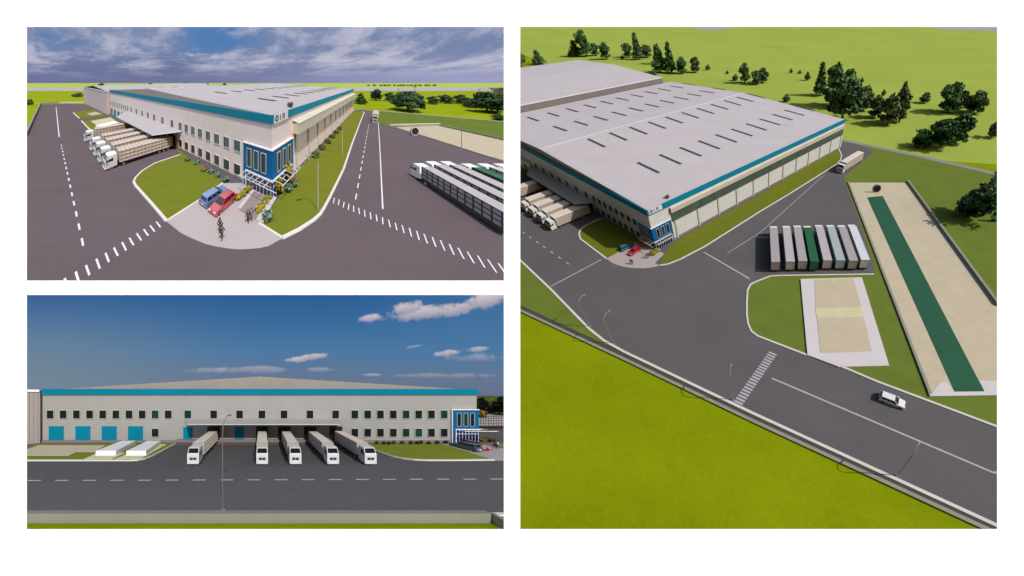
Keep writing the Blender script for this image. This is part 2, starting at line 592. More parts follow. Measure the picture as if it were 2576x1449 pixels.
def tree_shape(kind, rng):
    """trunk builder and crown blobs for a tree 6 m tall"""
    t = MB()
    if kind == 'broad':
        bl = [(0, 0, 3.6, 2.3, 2.3, 1.5)]
        for k in range(9):
            a = k * .7 + rng.uniform(-.2, .2)
            r = rng.uniform(1.4, 2.5)
            bl.append((r * math.cos(a), r * math.sin(a), rng.uniform(2.3, 4.6), rng.uniform(.8, 1.3), rng.uniform(.8, 1.3), rng.uniform(.6, 1.0)))
        bl += [(.3, .2, 5.1, 1.5, 1.5, .9), (-.7, .4, 4.9, 1.2, 1.2, .8)]
        bl += [(1.7 * math.cos(k * 1.05), 1.7 * math.sin(k * 1.05), 1.9, 1.0, 1.0, .8) for k in range(6)]
        t.tube([(0, 0, 0), (.05, 0, 1.2), (.1, .05, 2.6)], [.24, .18, .12], 7)
        for a in (0.4, 2.2, 4.1, 5.3):
            t.tube([(.05, 0, 1.4), (math.cos(a) * .9, math.sin(a) * .9, 2.6), (math.cos(a) * 1.6, math.sin(a) * 1.6, 3.3)], [.1, .07, .03], 5)
    elif kind == 'round':
        bl = [(0, 0, 3.6, 1.3, 1.3, 1.7)]
        for k in range(8):
            a = k * .8 + rng.uniform(-.2, .2)
            bl.append((1.15 * math.cos(a), 1.15 * math.sin(a), rng.uniform(1.9, 4.8), rng.uniform(.6, .95), rng.uniform(.6, .95), rng.uniform(.55, .9)))
        bl.append((.1, 0, 5.3, .9, .9, .7))
        bl += [(.9 * math.cos(k * 1.3), .9 * math.sin(k * 1.3), 1.35, .8, .8, .6) for k in range(5)]
        t.tube([(0, 0, 0), (.05, 0, 1.2), (.1, .05, 3.0)], [.2, .15, .08], 7)
        for a in (0.9, 3.0, 5.0):
            t.tube([(.05, 0, 1.3), (math.cos(a) * .7, math.sin(a) * .7, 2.5)], [.08, .03], 5)
    elif kind == 'conifer':
        bl = []
        for k in range(9):
            z = .9 + k * .56
            r = 1.4 * (1 - k / 10.5) + .15
            for j in range(3):
                a = k * 1.1 + j * 2.1
                bl.append((r * .45 * math.cos(a), r * .45 * math.sin(a), z, r * .62, r * .62, .42))
        bl.append((0, 0, 5.7, .2, .2, .35))
        t.tube([(0, 0, 0), (0, 0, 2.5), (0, 0, 5.4)], [.16, .10, .03], 6)
    elif kind == 'shrub':
        bl = [(0, 0, 2.4, 2.6, 2.6, 2.0), (1.6, .4, 2.0, 1.6, 1.6, 1.5), (-1.5, -.4, 2.1, 1.6, 1.6, 1.6), (.2, .8, 4.2, 1.4, 1.4, 1.3)]
        t.tube([(0, 0, 0), (.1, 0, 1.8)], [.3, .15], 6)
        t.tube([(.1, 0, .4), (.9, .3, 1.9)], [.2, .08], 5)
    else:                                       # palm
        bl = []
        t.tube([(0, 0, 0), (.12, 0, 2.0), (.1, 0, 4.4)], [.20, .14, .12], 7)
    return t, bl


PALM_N = 15


def palm_crown(rng):
    mb = MB()
    for k in range(PALM_N):
        a = 2 * math.pi * k / PALM_N + rng.uniform(-.15, .15)
        up = rng.uniform(-.1, 1.1)
        prev = Vector((.1, 0, 4.4))
        d = Vector((math.cos(a), math.sin(a), up))
        side = Vector((-math.sin(a), math.cos(a), 0))
        for j in range(4):
            nx = prev + d * .5
            w0, w1 = (.10, .30, .26, .16)[j], (.30, .26, .16, .03)[j]
            for sgn in (1, -1):
                mb.quad(prev, prev + side * w0 * sgn - Vector((0, 0, w0 * .5)), nx + side * w1 * sgn - Vector((0, 0, w1 * .5)), nx)
            prev = nx
            d = d + Vector((0, 0, -.42))
    return mb


TREES = {}
LEAFN = {'broad': 2300, 'round': 1300, 'conifer': 900, 'shrub': 650}


def tree(site, kind, leaf, spec, label, group, name=None, seed=0):
    """spec = (x, y, height, width): plants a tree of that kind there"""
    x, y, h, w = spec
    nat = {'broad': 1.15, 'round': .70, 'conifer': .42, 'shrub': 1.3, 'palm': .5}[kind]
    asp = min(2.25, max(.75, round(1.12 * (w / h) / nat * 4) / 4)) if kind != 'palm' else 1.0     # how spreading
    key = (id(site), kind, leaf, asp, seed % 2)
    nm = name or {'broad': 'broad_tree', 'round': 'round_tree', 'conifer': 'conifer_tree', 'shrub': 'shrub', 'palm': 'palm_tree'}[kind]
    cat = 'shrub' if kind == 'shrub' else 'tree'
    sc = max(.05, h / 6.0)
    if key in TREES:
        o = dup(TREES[key], site, (x, y, 0), label, group, sc)
        o.name = nm
        o["category"] = cat
        return o
    rng = random.Random(len(TREES) * 17 + 5)
    o = thing(nm, label, cat, site, (x, y, 0), group)
    t, bl = tree_shape(kind, rng)
    bl = [(a * asp, b * asp, c, d * asp, f * asp, g) for a, b, c, d, f, g in bl]
    make('trunk', t, 'bark', site, (x, y, 0), parent=o)
    if kind == 'palm':
        make('crown', palm_crown(rng), leaf, site, (x, y, 0), parent=o)
    else:
        make('crown', leaf_cloud(bl, LEAFN[kind], {'broad': .34, 'round': .32, 'conifer': .27, 'shrub': .46}[kind] * asp ** .5, rng), leaf, site, (x, y, 0), parent=o)
    o.scale = (sc,) * 3
    TREES[key] = o
    return o


def small_plant(site, o, label, group, h=.8, w=.9, leaf='leaf dark', flower=None, name='flowering_shrub', cat='plant', seed=1):
    """a low planted shrub: stems, leaves and, where the photo shows them, flowers"""
    rng = random.Random(seed)
    e = thing(name, label, cat, site, o, group)
    st = MB()
    for k in range(4):
        a = k * 1.6
        st.tube([(0, 0, 0), (math.cos(a) * w * .18, math.sin(a) * w * .18, h * .6)], [.03, .015], 5)
    make('stem', st, 'bark', site, o, parent=e)
    make('leaves', leaf_cloud([(0, 0, h * .5, w * .5, w * .5, h * .45), (w * .2, 0, h * .6, w * .35, w * .35, h * .36)], 110, max(h, w) * .13, rng), leaf, site, o, parent=e)
    if flower:
        make('flowers', leaf_cloud([(0, 0, h * .78, w * .5, w * .5, h * .26)], 60, max(h, w) * .09, rng), flower, site, o, parent=e)
    return e


# ------------------------------------------------------------------ street lamp
def lamp_post(site, o, label, yaw=0.0, h=8.0, group='street lamps', r=.07, arm=1.3):
    e = thing('street_lamp', label, 'street lamp', site, o, group)
    p = MB()
    pts = [(0, 0, 0), (0, 0, h * .45), (0, 0, h * .82)]
    rad = [r * 1.2, r, r * .85]
    for k in range(1, 7):
        t = k / 6 * math.pi / 2
        pts.append((arm * (1 - math.cos(t)), 0, h * .82 + h * .18 * math.sin(t)))
        rad.append(r * .8)
    p.tube(pts, rad, 7)
    make('pole', p, 'steel', site, o, yaw, e)
    make('base_plate', MB().box(-.2, .2, -.2, .2, 0, .08), 'steel', site, o, yaw, e)
    hd = make('lamp_head', MB().add([(arm - .1, -.12, h - .04), (arm + .65, -.16, h - .10), (arm + .65, .16, h - .10), (arm - .1, .12, h - .04),
                                    (arm - .1, -.09, h + .08), (arm + .5, -.09, h + .04), (arm + .5, .09, h + .04), (arm - .1, .09, h + .08)],
                                   [(3, 2, 1, 0), (4, 5, 6, 7), (0, 1, 5, 4), (1, 2, 6, 5), (2, 3, 7, 6), (3, 0, 4, 7)]), 'steel', site, o, yaw, e)
    make('lens', MB().box(arm + .1, arm + .55, -.1, .1, h - .13, h - .095), 'lamp glass', site, o, yaw, hd)
    return e


# ------------------------------------------------------------------ vehicles
def wheel(site, o, yaw, e, x, y, r, wd, sgn):
    w = make('wheel', MB().tube([(x, y - wd / 2, r), (x, y + wd / 2, r)], r, 14), 'black rubber', site, o, yaw, e)
    make('rim', MB().tube([(x, y + sgn * wd * .5 - .01, r), (x, y + sgn * (wd * .5 + .015), r)], r * .55, 10), 'wheel rim', site, o, yaw, w)


def car(site, o, yaw, label, paint, L=4.2, W=1.75, estate=False, h=1.45):
    e = thing('parked_car' if paint != 'car white' else 'estate_car', label, 'car', site, o)
    f, b = L / 2, -L / 2
    belt = h * .62
    prof = [(b + .05, .28), (b - .0, .62), (b + .08, belt), (f * .48, belt), (f - .12, belt - .17), (f, .56), (f - .03, .28)]
    mb = MB()
    n = len(prof)
    wy = W / 2
    ins = [0, 0, .07, .08, .14, .06, .02]
    vs = [(x, wy - i, z) for (x, z), i in zip(prof, ins)] + [(x, -wy + i, z) for (x, z), i in zip(prof, ins)]
    mb.add(vs, [tuple(range(n)), tuple(range(2 * n - 1, n - 1, -1))] + [(i, (i + 1) % n, n + (i + 1) % n, n + i) for i in range(n)])
    make('body', mb, paint, site, o, yaw, e)
    rb = b + .35 if estate else b + .75
    lo = [(b + .12, belt - .01), (f * .50, belt - .01)]
    up = [(rb, h), (f * .10, h)]
    y0, y1 = wy - .10, wy - .27
    cv = [(lo[0][0], -y0, lo[0][1]), (lo[1][0], -y0, lo[1][1]), (lo[1][0], y0, lo[1][1]), (lo[0][0], y0, lo[0][1]),
          (up[0][0], -y1, h), (up[1][0], -y1, h), (up[1][0], y1, h), (up[0][0], y1, h)]
    cab = make('roof', MB().add(cv, [(3, 2, 1, 0), (4, 5, 6, 7), (0, 1, 5, 4), (1, 2, 6, 5), (2, 3, 7, 6), (3, 0, 4, 7)]), paint, site, o, yaw, e)

    def pane(name, q, off, t0, t1, s0, s1):
        A, B, Cc, D = (Vector(p) for p in q)          # bottom-left, bottom-right, top-right, top-left

        def at(t, s):
            return (A.lerp(B, t)).lerp(D.lerp(Cc, t), s) + Vector(off)
        make(name, MB().quad(at(t0, s0), at(t1, s0), at(t1, s1), at(t0, s1)), 'dark glass', site, o, yaw, e)
    pane('windscreen', (cv[1], cv[2], cv[6], cv[5]), (.015, 0, .012), .06, .94, .08, .9)
    pane('rear_window', (cv[3], cv[0], cv[4], cv[7]), (-.015, 0, .012), .08, .92, .15, .88)
    for sg, q in ((-1, (cv[0], cv[1], cv[5], cv[4])), (1, (cv[3], cv[2], cv[6], cv[7]))):
        for t0, t1 in ((.08, .36), (.40, .64), (.68, .93)):
            pane('side_window', q, (0, sg * .015, .006), t0, t1, .12, .85)
    for x in (f - .75, b + .75):
        for sg in (-1, 1):
            wheel(site, o, yaw, e, x, sg * (wy - .09), .31, .2, sg)
    for sg in (-1, 1):
        make('headlight', MB().box(f - .12, f + .012, sg * (wy - .38) - .17, sg * (wy - .38) + .17, .56, .70), 'lamp glass', site, o, yaw, e)
        make('tail_light', MB().box(b - .012, b + .08, sg * (wy - .26) - .13, sg * (wy - .26) + .13, .62, .84), 'tail red', site, o, yaw, e)
        make('door_mirror', MB().box(f * .38, f * .38 + .12, sg * (wy + .06) - .08, sg * (wy + .06) + .08, belt, belt + .14), paint, site, o, yaw, e)
    make('number_plate', MB().box(b - .02, b + .02, -.25, .25, .45, .56), 'white trim', site, o, yaw, e)
    return e


def truck(site, o, yaw, label, group, L=11.8, W=1.9, Hc=2.5, Ht=2.75, panel='truck tan', frame='truck cream', top='truck tan', cabm='truck white', bars=15, rails=3, bar=.045):
    """a cab-over lorry with a caged trailer; x points forward, the front bumper stands at o"""
    e = thing('cargo_truck', label, 'truck', site, o, group)
    w = W / 2
    cl = 1.75
    prof = [(-cl, .55), (-cl, Hc), (-.52, Hc), (-.40, Hc - .07), (-.06, Hc * .70), (0, Hc * .62), (0, .42), (-.15, .34), (-.5, .34)]
    n = len(prof)
    ins = [0, .05, .07, .07, .02, 0, 0, 0, 0]
    vs = [(x, w - i, z) for (x, z), i in zip(prof, ins)] + [(x, -w + i, z) for (x, z), i in zip(prof, ins)]
    cab = make('cab', MB().add(vs, [tuple(range(n)), tuple(range(2 * n - 1, n - 1, -1))] + [(i, (i + 1) % n, n + (i + 1) % n, n + i) for i in range(n)]),
               cabm, site, o, yaw, e)
    a, b = Vector((-.40, 0, Hc - .07)), Vector((-.06, 0, Hc * .70))
    of = Vector((.03, 0, .02))
    p0, p1 = a.lerp(b, .08) + of, a.lerp(b, .92) + of
    make('windscreen', MB().quad((p1.x, -w + .14, p1.z), (p1.x, w - .14, p1.z), (p0.x, w - .2, p0.z), (p0.x, -w + .2, p0.z)), 'dark glass', site, o, yaw, cab)
    for sg in (-1, 1):
        y = sg * (w + .008)
        make('side_window', MB().quad((-1.15, y, Hc * .60), (-.28, y, Hc * .60), (-.42, y - sg * .05, Hc * .86), (-1.15, y - sg * .05, Hc * .86)), 'dark glass', site, o, yaw, cab)
        make('headlight', MB().box(-.04, .03, sg * (w - .22) - .13, sg * (w - .22) + .13, .48, .62), 'lamp glass', site, o, yaw, cab)
        make('wing_mirror', MB().box(-.28, -.14, sg * (w + .14) - .06, sg * (w + .14) + .06, Hc * .58, Hc * .80), 'frame dark', site, o, yaw, cab)
    for sg in (-1, 1):
        make('grille', MB().box(-.02, .025, sg * w * .30 - w * .26, sg * w * .30 + w * .26, Hc * .33, Hc * .47), 'frame dark', site, o, yaw, cab)
    make('bumper', MB().box(-.2, .06, -w + .02, w - .02, .28, .42), 'truck white', site, o, yaw, cab)
    make('chassis', MB().box(-L + .2, -3.2, -w * .86, w * .86, .38, .9).box(-3.3, -.9, -w * .5, w * .5, .5, .8), 'frame dark', site, o, yaw, e)  # widened dark skirts stand in for the shade under the trailer
    z0 = .95
    tb = make('trailer_box', MB().box(-L, -2.15, -w + .05, w - .05, z0, Ht - .05), panel, site, o, yaw, e)
    make('trailer_roof', MB().box(-L + .02, -2.17, -w + .06, w - .06, Ht - .046, Ht - .01), top, site, o, yaw, e)
    fr = MB()
    t = bar
    for sg in (-1, 1):
        y0, y1 = sorted((sg * (w - .048), sg * (w + .02)))
        for k in range(rails + 1):
            z = z0 + (Ht - .03 - z0) * k / rails
            fr.box(-L - .01, -2.14, y0, y1, z - t, z + t)
        for k in range(bars + 1):
            x = -L + (L - 2.15) * k / bars
            fr.box(x - t, x + t, y0 + .004, y1 + .006 * sg, z0 - .02, Ht + .01)
    if frame != 'frame dark':
        for k in range(bars + 1):
            x = -L + (L - 2.15) * k / bars
            fr.box(x - t, x + t, -w, w, Ht - .015, Ht + .02)
    make('cage_frame', fr, frame, site, o, yaw, e)
    for x in (-.95, -2.75):
        for sg in (-1, 1):
            wheel(site, o, yaw, e, x, sg * (w - .13), .38, .24, sg)
    for x in (-L + 1.0, -L + 1.95, -L + 2.9):
        for sg in (-1, 1):
            wheel(site, o, yaw, e, x, sg * (w - .13), .38, .24, sg)
    return e


# ------------------------------------------------------------------ people
def skinned(vs, es, rs, sub=1):
    me = bpy.data.meshes.new("limbs")
    me.from_pydata(vs, es, [])
    ob = bpy.data.objects.new("limbs", me)
    COL.objects.link(ob)
    ob.modifiers.new("s", 'SKIN').use_smooth_shade = True
    for i, r in enumerate(rs):
        d = me.skin_vertices[0].data[i]
        d.radius = (r, r) if not isinstance(r, tuple) else r
        d.use_root = (i == 0)
    if sub:
        ob.modifiers.new("d", 'SUBSURF').levels = sub
    ev = ob.evaluated_get(bpy.context.evaluated_depsgraph_get())
    m = ev.to_mesh()
    mb = MB()
    mb.add([tuple(v.co) for v in m.vertices], [tuple(p.vertices) for p in m.polygons])
    ev.to_mesh_clear()
    bpy.data.objects.remove(ob)
    bpy.data.meshes.remove(me)
    return mb


def person(site, o, yaw, label, h=1.72, top='suit dark', legs='suit dark', step=.22, swing=.25, group=None):
    """walking figure, x forward"""
    e = thing('person', label, 'person', site, o, group)
    k = h / 1.72
    V, E, Rr = [], [], []

    def p(x, y, z, r, par=None):
        V.append((x * k, y * k, z * k))
        Rr.append(tuple(q * k for q in r) if isinstance(r, tuple) else r * k)
        if par is not None:
            E.append((par, len(V) - 1))
        return len(V) - 1
    pel = p(0, 0, .93, (.125, .10))
    wa = p(.01, 0, 1.08, (.115, .09), pel)
    ch = p(.02, 0, 1.28, (.15, .11), wa)
    ne = p(.02, 0, 1.45, .055, ch)
    he = p(.045, 0, 1.57, .088, ne)
    p(.04, 0, 1.68, .07, he)
    p(.135, 0, 1.555, .016, he)                       # nose
    for sg in (-1, 1):
        p(.03, sg * .09, 1.57, .018, he)              # ears
    idx = {}
    for sg in (-1, 1):
        st = step * sg
        hip = p(.0, sg * .095, .88, .088, pel)
        kn = p(st * .55 + .03, sg * .10, .49, .058, hip)
        an = p(st - (.05 if st < 0 else 0), sg * .10, .09 + (.05 if st < 0 else 0), .04, kn)
        p(st + .14, sg * .11, .035 + (.0 if st > 0 else .01), .035, an)
        sh = p(.01, sg * .19, 1.40, .058, ch)
        el = p(-swing * sg * .5 - .02, sg * .24, 1.13, .042, sh)
        wr = p(-swing * sg + .07, sg * .24, .89, .028, el)
        pa = p(-swing * sg + .09, sg * .235, .83, .030, wr)
        for j, (dx, ln) in enumerate(((.028, .055), (.010, .068), (-.008, .064), (-.024, .05))):
            f1 = p(-swing * sg + .09 + dx, sg * .235, .83 - ln * .55, .009, pa)
            p(-swing * sg + .10 + dx, sg * .228, .83 - ln, .008, f1)
        p(-swing * sg + .125, sg * .215, .805, .010, pa)   # thumb
        idx[sg] = (hip, kn, an, sh, el, wr)
    make('body', skinned(V, E, Rr), 'skin', site, o, yaw, e, smooth=True)

    def cloth(ids, edges, grow):
        m = {a: i for i, a in enumerate(ids)}
        rr = []
        for a in ids:
            r = Rr[a]
            rr.append(tuple(q * grow + .006 for q in r) if isinstance(r, tuple) else r * grow + .006)
        return skinned([V[a] for a in ids], [(m[a], m[b]) for a, b in edges], rr)
    a, b = idx[-1], idx[1]
    make('jacket', cloth([ch, wa, pel, a[3], a[4], a[5], b[3], b[4], b[5]],
                         [(ch, wa), (wa, pel), (ch, a[3]), (a[3], a[4]), (a[4], a[5]), (ch, b[3]), (b[3], b[4]), (b[4], b[5])], 1.16), top, site, o, yaw, e, smooth=True)
    make('trousers', cloth([pel, a[0], a[1], a[2], b[0], b[1], b[2]],
                           [(pel, a[0]), (a[0], a[1]), (a[1], a[2]), (pel, b[0]), (b[0], b[1]), (b[1], b[2])], 1.12), legs, site, o, yaw, e, smooth=True)
    sh = MB()
    for sg in (-1, 1):
        st = step * sg
        sh.box((st - .07) * k, (st + .19) * k, (sg * .105 - .05) * k, (sg * .105 + .05) * k, 0, .085 * k)
    make('shoes', sh, 'black rubber', site, o, yaw, e)
    hb = MB()
    hb.tube([(-.01 * k, 0, 1.58 * k), (.015 * k, 0, 1.66 * k), (.03 * k, 0, 1.735 * k)], [.098 * k, .098 * k, .05 * k], 10)
    make('hair', hb, 'hair', site, o, yaw, e)
    return e


# ------------------------------------------------------------------ the warehouse
def warehouse(site, C, L, Rr, label, skin='cladding', He=12.3, Hr=14.9, z0=0.0, docks=(), dz=0.0, side=True, span=None, rows=(.10, .28, .72, .88), slot=.026, shade_band=None, canopy_out=4.6, canopy_span=(.275, .716), gal=(8.4, 10.3, 1.15), band=1.15):
    """C = entrance corner, L = far end of the window front, Rr = far end of the long side (all in plan).
    Window positions are fractions of the front, counted from the entrance corner."""
    C, L, Rr = Vector(C), Vector(L), Vector(Rr)
    dl, dr = (L - C).normalized(), (Rr - C).normalized()
    LL, LR = (L - C).length, (Rr - C).length
    FL = span or LL                    # the windows are spread over this much of the front
    nl = Vector((-dl.y, dl.x))
    nl = -nl if nl.dot(dr) > 0 else nl
    nr = Vector((-dr.y, dr.x))
    nr = -nr if nr.dot(dl) > 0 else nr
    e = thing('warehouse', label, 'warehouse', site, (C.x, C.y, 0))
    O = (C.x, C.y, 0)

    def P(face, s, z, out=0.0):
        q = C + (dl * s + nl * out if face == 'l' else dr * s + nr * out)
        return Vector((q.x, q.y, z))

    def fbox(mb, face, s0, s1, za, zb, o0, o1):
        p = P(face, s0, za, o0)
        return mb.obox(p, P(face, s1, za, o0) - p, P(face, s0, za, o1) - p, (0, 0, zb - za))

    def part(name, mb, m, parent=None):
        return make(name, mb, m, site, O, parent=parent or e, plan=True)

    B = L + Rr - C
    part('wall', MB().prism([(p.x, p.y) for p in (C, Rr, B, L)], 0, He), skin)
    # plinth
    pl = MB()
    fbox(pl, 'l', -.12, LL, 0, .72 + z0, .02, .14)
    if side:
        fbox(pl, 'r', .0, LR, 0, .72 + z0, .02, .12)
    part('plinth', pl, 'plinth')
    # roof, gable and teal band
    M = (C + L) / 2
    N = M + (Rr - C)
    i = dr * .35
    rf = MB()
    ro = .06
    for p, q in ((C, Rr), (L, B)):
        a, b, m, n = p + i, q - i, M + i, N - i
        rf.quad((a.x, a.y, He + ro), (b.x, b.y, He + ro), (n.x, n.y, Hr), (m.x, m.y, Hr))
    roof = part('roof', rf, 'roof sheet')
    for base, u in ((C + i * .6, 1), (Rr - i * .6, -1)):
        g0 = MB()
        a, b = base, base + (L - C)
        m = (a + b) / 2
        w = i.normalized() * .12 * u
        vs = [(p.x, p.y, z) for p, z in ((a, He), (b, He), (m, Hr + .05))] + [(p.x + w.x, p.y + w.y, z) for p, z in ((a, He), (b, He), (m, Hr + .05))]
        g0.add(vs, [(0, 1, 2), (5, 4, 3), (0, 3, 4, 1), (1, 4, 5, 2), (2, 5, 3, 0)])
        part('gable', g0, 'tan flashing')
    rg = MB()
    m, n = M + i, N - i
    rg.obox((m.x - dl.x * .18, m.y - dl.y * .18, Hr - .02), (n.x - m.x, n.y - m.y, 0), (dl.x * .36, dl.y * .36, 0), (0, 0, .1))
    part('ridge_cap', rg, 'white trim', roof)
    bd = MB()
    fbox(bd, 'l', -.16, LL, He - band, He + .22, .0, .16)
    part('band', bd, 'teal band')
    bd2 = MB()
    fbox(bd2, 'r', .01, LR, He - band, He + .22, .0, .16)
    part('band', bd2, 'teal band')
    # skylights on both slopes
    for row, fr in enumerate(rows):
        for k in range(11):
            s = LR * (.155 + .0845 * k)
            half = LL * slot
            c0 = C + dl * (LL * fr) + dr * s

            def zr(t):
                return He + ro + (Hr - He - ro) * (1 - abs(2 * t - 1)) + .05
            sk = MB()
            ta, tb = fr - half / LL, fr + half / LL
            pa, pb = C + dl * (LL * ta) + dr * s, C + dl * (LL * tb) + dr * s
            w = dr * .50
            sk.obox((pa.x - w.x, pa.y - w.y, zr(ta)), (pb.x - pa.x, pb.y - pa.y, zr(tb) - zr(ta)), (2 * w.x, 2 * w.y, 0), (0, 0, .06))
            part('skylight', sk, 'skylight', roof)
    # windows of the front
    up = [.0756, .1049, .1342, .1632, .1926, .2222, .2514, .2811, .3251, .3842, .4437, .4945, .5460, .6055, .6650, .7100, .7401, .7699, .8001, .8303, .8605, .8907, .9209, .9515, .9814]
    ww, wh, WF = FL * .0155, 1.85, .08
    rngw = random.Random(5)

    def window(s, zc):
        f = MB()
        for a, b, c, d in ((s - ww / 2 - WF, s + ww / 2 + WF, zc + wh / 2, zc + wh / 2 + WF), (s - ww / 2 - WF, s + ww / 2 + WF, zc - wh / 2 - WF, zc - wh / 2),
                           (s - ww / 2 - WF, s - ww / 2, zc - wh / 2, zc + wh / 2), (s + ww / 2, s + ww / 2 + WF, zc - wh / 2, zc + wh / 2)):
            fbox(f, 'l', a, b, c, d, .0, .10)
        w = part('window', f, 'window frame')
        gmb = MB()
        fbox(gmb, 'l', s - ww / 2, s + ww / 2, zc - wh / 2, zc + wh / 2, .0, .03)
        part('pane', gmb, rngw.choice(['dark glass', 'green glass', 'green glass'] if skin == 'cladding' else ['dark glass', 'dark glass', 'dark glass', 'dark glass', 'green glass']), w)
    for t in up:
        window(FL * t, 6.66 + dz)
    for t in up[:8]:
        window(FL * t, 2.45 + dz)
    window(FL * .7401, 2.45 + dz)
    # roller doors at the far end
    for t in (.7857, .8462, .9068, .968):
        d = MB()
        fbox(d, 'l', FL * (t - .017), FL * (t + .017), .7 + dz, 3.95 + dz, .0, .07)
        part('roller_door', d, 'door teal')
    # dock canopy, doors and recesses
    s0, s1 = FL * canopy_span[0], FL * canopy_span[1]
    zc = 5.1 + dz
    cn = MB()
    a, b = P('l', s0, zc + .35, 0), P('l', s1, zc + .35, 0)
    c, d = P('l', FL * .655, zc - .35, canopy_out), P('l', FL * .329, zc - .35, canopy_out)
    up3 = Vector((0, 0, .22))
    cn.add([a, b, c, d, a + up3, b + up3, c + up3, d + up3], [(3, 2, 1, 0), (4, 5, 6, 7), (0, 1, 5, 4), (1, 2, 6, 5), (2, 3, 7, 6), (3, 0, 4, 7)])
    part('dock_canopy', cn, 'canopy sheet' if skin != 'dock cladding' else 'window frame')
    fb = MB()
    fbox(fb, 'l', FL * .31, FL * .69, .3 + dz, 1.0 + dz, .14, .5)
    part('dock_bumper', fb, 'plinth')
    for t in docks:
        d = MB()
        fbox(d, 'l', FL * t - 1.35, FL * t + 1.35, .9 + dz, 3.9 + dz, .0, .5)
        part('dock_shelter', d, 'dark recess')
    for t in (.5467, .6657):
        d = MB()
        fbox(d, 'l', FL * t - 1.0, FL * t + 1.0, .85 + dz, 3.75 + dz, .0, .10)
        part('dock_door', d, 'door teal')
    # entrance corner: blue skin, white edges, tall windows, glass doors, pergola
    bl, br, bz = FL * .0585, 6.5, 7.7 + dz
    sk = MB()
    fbox(sk, 'l', -.22, bl, .1, bz, .0, .22)
    fbox(sk, 'r', .0, br, .1, bz, .0, .22)
    part('blue_corner', sk, 'blue skin')
    tr = MB()
    fbox(tr, 'l', -.30, bl + .12, bz, bz + .15, .0, .30)
    fbox(tr, 'r', .0, br + .12, bz, bz + .15, .0, .30)
    fbox(tr, 'l', bl, bl + .12, .1, bz, .0, .30)
    fbox(tr, 'r', br, br + .12, .1, bz, .0, .30)
    part('white_edge', tr, 'white trim')
    for face, n in (('l', bl), ('r', br)):
        for t in (.24, .5, .76):
            s = n * t
            hw = .42
            f = MB()
            zt, zb = 6.95 + dz, 4.0 + dz
            fbox(f, face, s - hw - .08, s + hw + .08, zt, zt + .08, .22, .32)
            fbox(f, face, s - hw - .08, s + hw + .08, zb - .08, zb, .22, .32)
            fbox(f, face, s - hw - .08, s - hw, zb, zt, .22, .36)
            fbox(f, face, s + hw, s + hw + .08, zb, zt, .22, .36)
            w = part('tall_window', f, 'cream frame')
            p = MB()
            fbox(p, face, s - hw, s + hw, zb, zt, .22, .26)
            part('pane', p, 'green glass' if t == .5 else 'dark glass', w)
        # white portal, glazing with mullions, pergola beams
        f = MB()
        n0 = n * .90
        fbox(f, face, -.36, n0, 3.12 + dz, 3.36 + dz, .22, .40)
        fbox(f, face, n0 - .16, n0, .1, 3.12 + dz, .22, .42)
        por = part('portal', f, 'white trim')
        gl = MB()
        fbox(gl, face, 0, n0 - .22, .12, 3.12 + dz, .22, .25)
        part('glazing', gl, 'blue glass', por)
        mu = MB()
        for k in range(7):
            s = (n0 - .22) * k / 7
            fbox(mu, face, s - .03, s + .03, .12, 3.12 + dz, .25, .30)
        fbox(mu, face, 0, n0 - .22, 2.2 + dz, 2.28 + dz, .25, .31)
        part('mullion', mu, 'white trim', por)
        pg = MB()
        for k in range(6):
            s = .15 + (n0 - .3) * k / 5
            fbox(pg, face, s - .035, s + .035, 3.2 + dz, 3.27 + dz, .42, 1.95)
        fbox(pg, face, -2.0 if face == 'l' else -.3, n0, 3.19 + dz, 3.28 + dz, 1.95, 2.02)
        part('pergola', pg, 'white trim')
    # long side: gallery on pilasters
    if side:
        gy = MB()
        fbox(gy, 'r', br + .4, LR - .5, gal[0] + dz, gal[1] + dz, .0, gal[2])
        ga = part('gallery', gy, 'cream panel')
        gt = MB()
        p0, p1 = P('r', br + .4, gal[1] + .01 + dz, gal[2] + .06), P('r', LR - .5, gal[1] + .01 + dz, gal[2] + .06)
        q0, q1 = P('r', br + .4, gal[1] + .4 + dz, 0), P('r', LR - .5, gal[1] + .4 + dz, 0)
        gt.add([p0, p1, q1, q0, p0 + Vector((0, 0, .14)), p1 + Vector((0, 0, .14)), q1 + Vector((0, 0, .14)), q0 + Vector((0, 0, .14))],
               [(3, 2, 1, 0), (4, 5, 6, 7), (0, 1, 5, 4), (1, 2, 6, 5), (2, 3, 7, 6), (3, 0, 4, 7)])
        part('gallery_roof', gt, 'cream panel', ga)
        for k in range(12):
            s = br + 1.2 + (LR - br - 3) * k / 11
            pi = MB()
            fbox(pi, 'r', s, s + .5, .0, gal[0] - .03 + dz, .0, .22)
            part('pilaster', pi, 'cream panel')
        lv = MB()
        if shade_band:
            fbox(lv, 'r', br + .6, LR - .7, shade_band[0], shade_band[1], .24, .30)  # no glazing here: dark band put in as the shadow under the gallery
            part('gallery_shade', lv, 'gallery shade')
        sg = MB()
        fbox(sg, 'r', .3, 4.6, He - 1.17, He + .24, .16, .22)
        sp = part('sign_panel', sg, 'white trim')
        le = MB()
        zc = He - .46
        ring = []
        for k in range(20):
            a0, a1 = 2 * math.pi * k / 20, 2 * math.pi * (k + 1) / 20
            q = [P('r', 1.05 + .5 * math.cos(a) * f_, zc + .5 * math.sin(a) * f_, .235) for a in (a0, a1) for f_ in (1, .55)]
            le.quad(q[0], q[2], q[3], q[1])
        fbox(le, 'r', .98, 1.12, zc - .28, zc + .28, .222, .24)
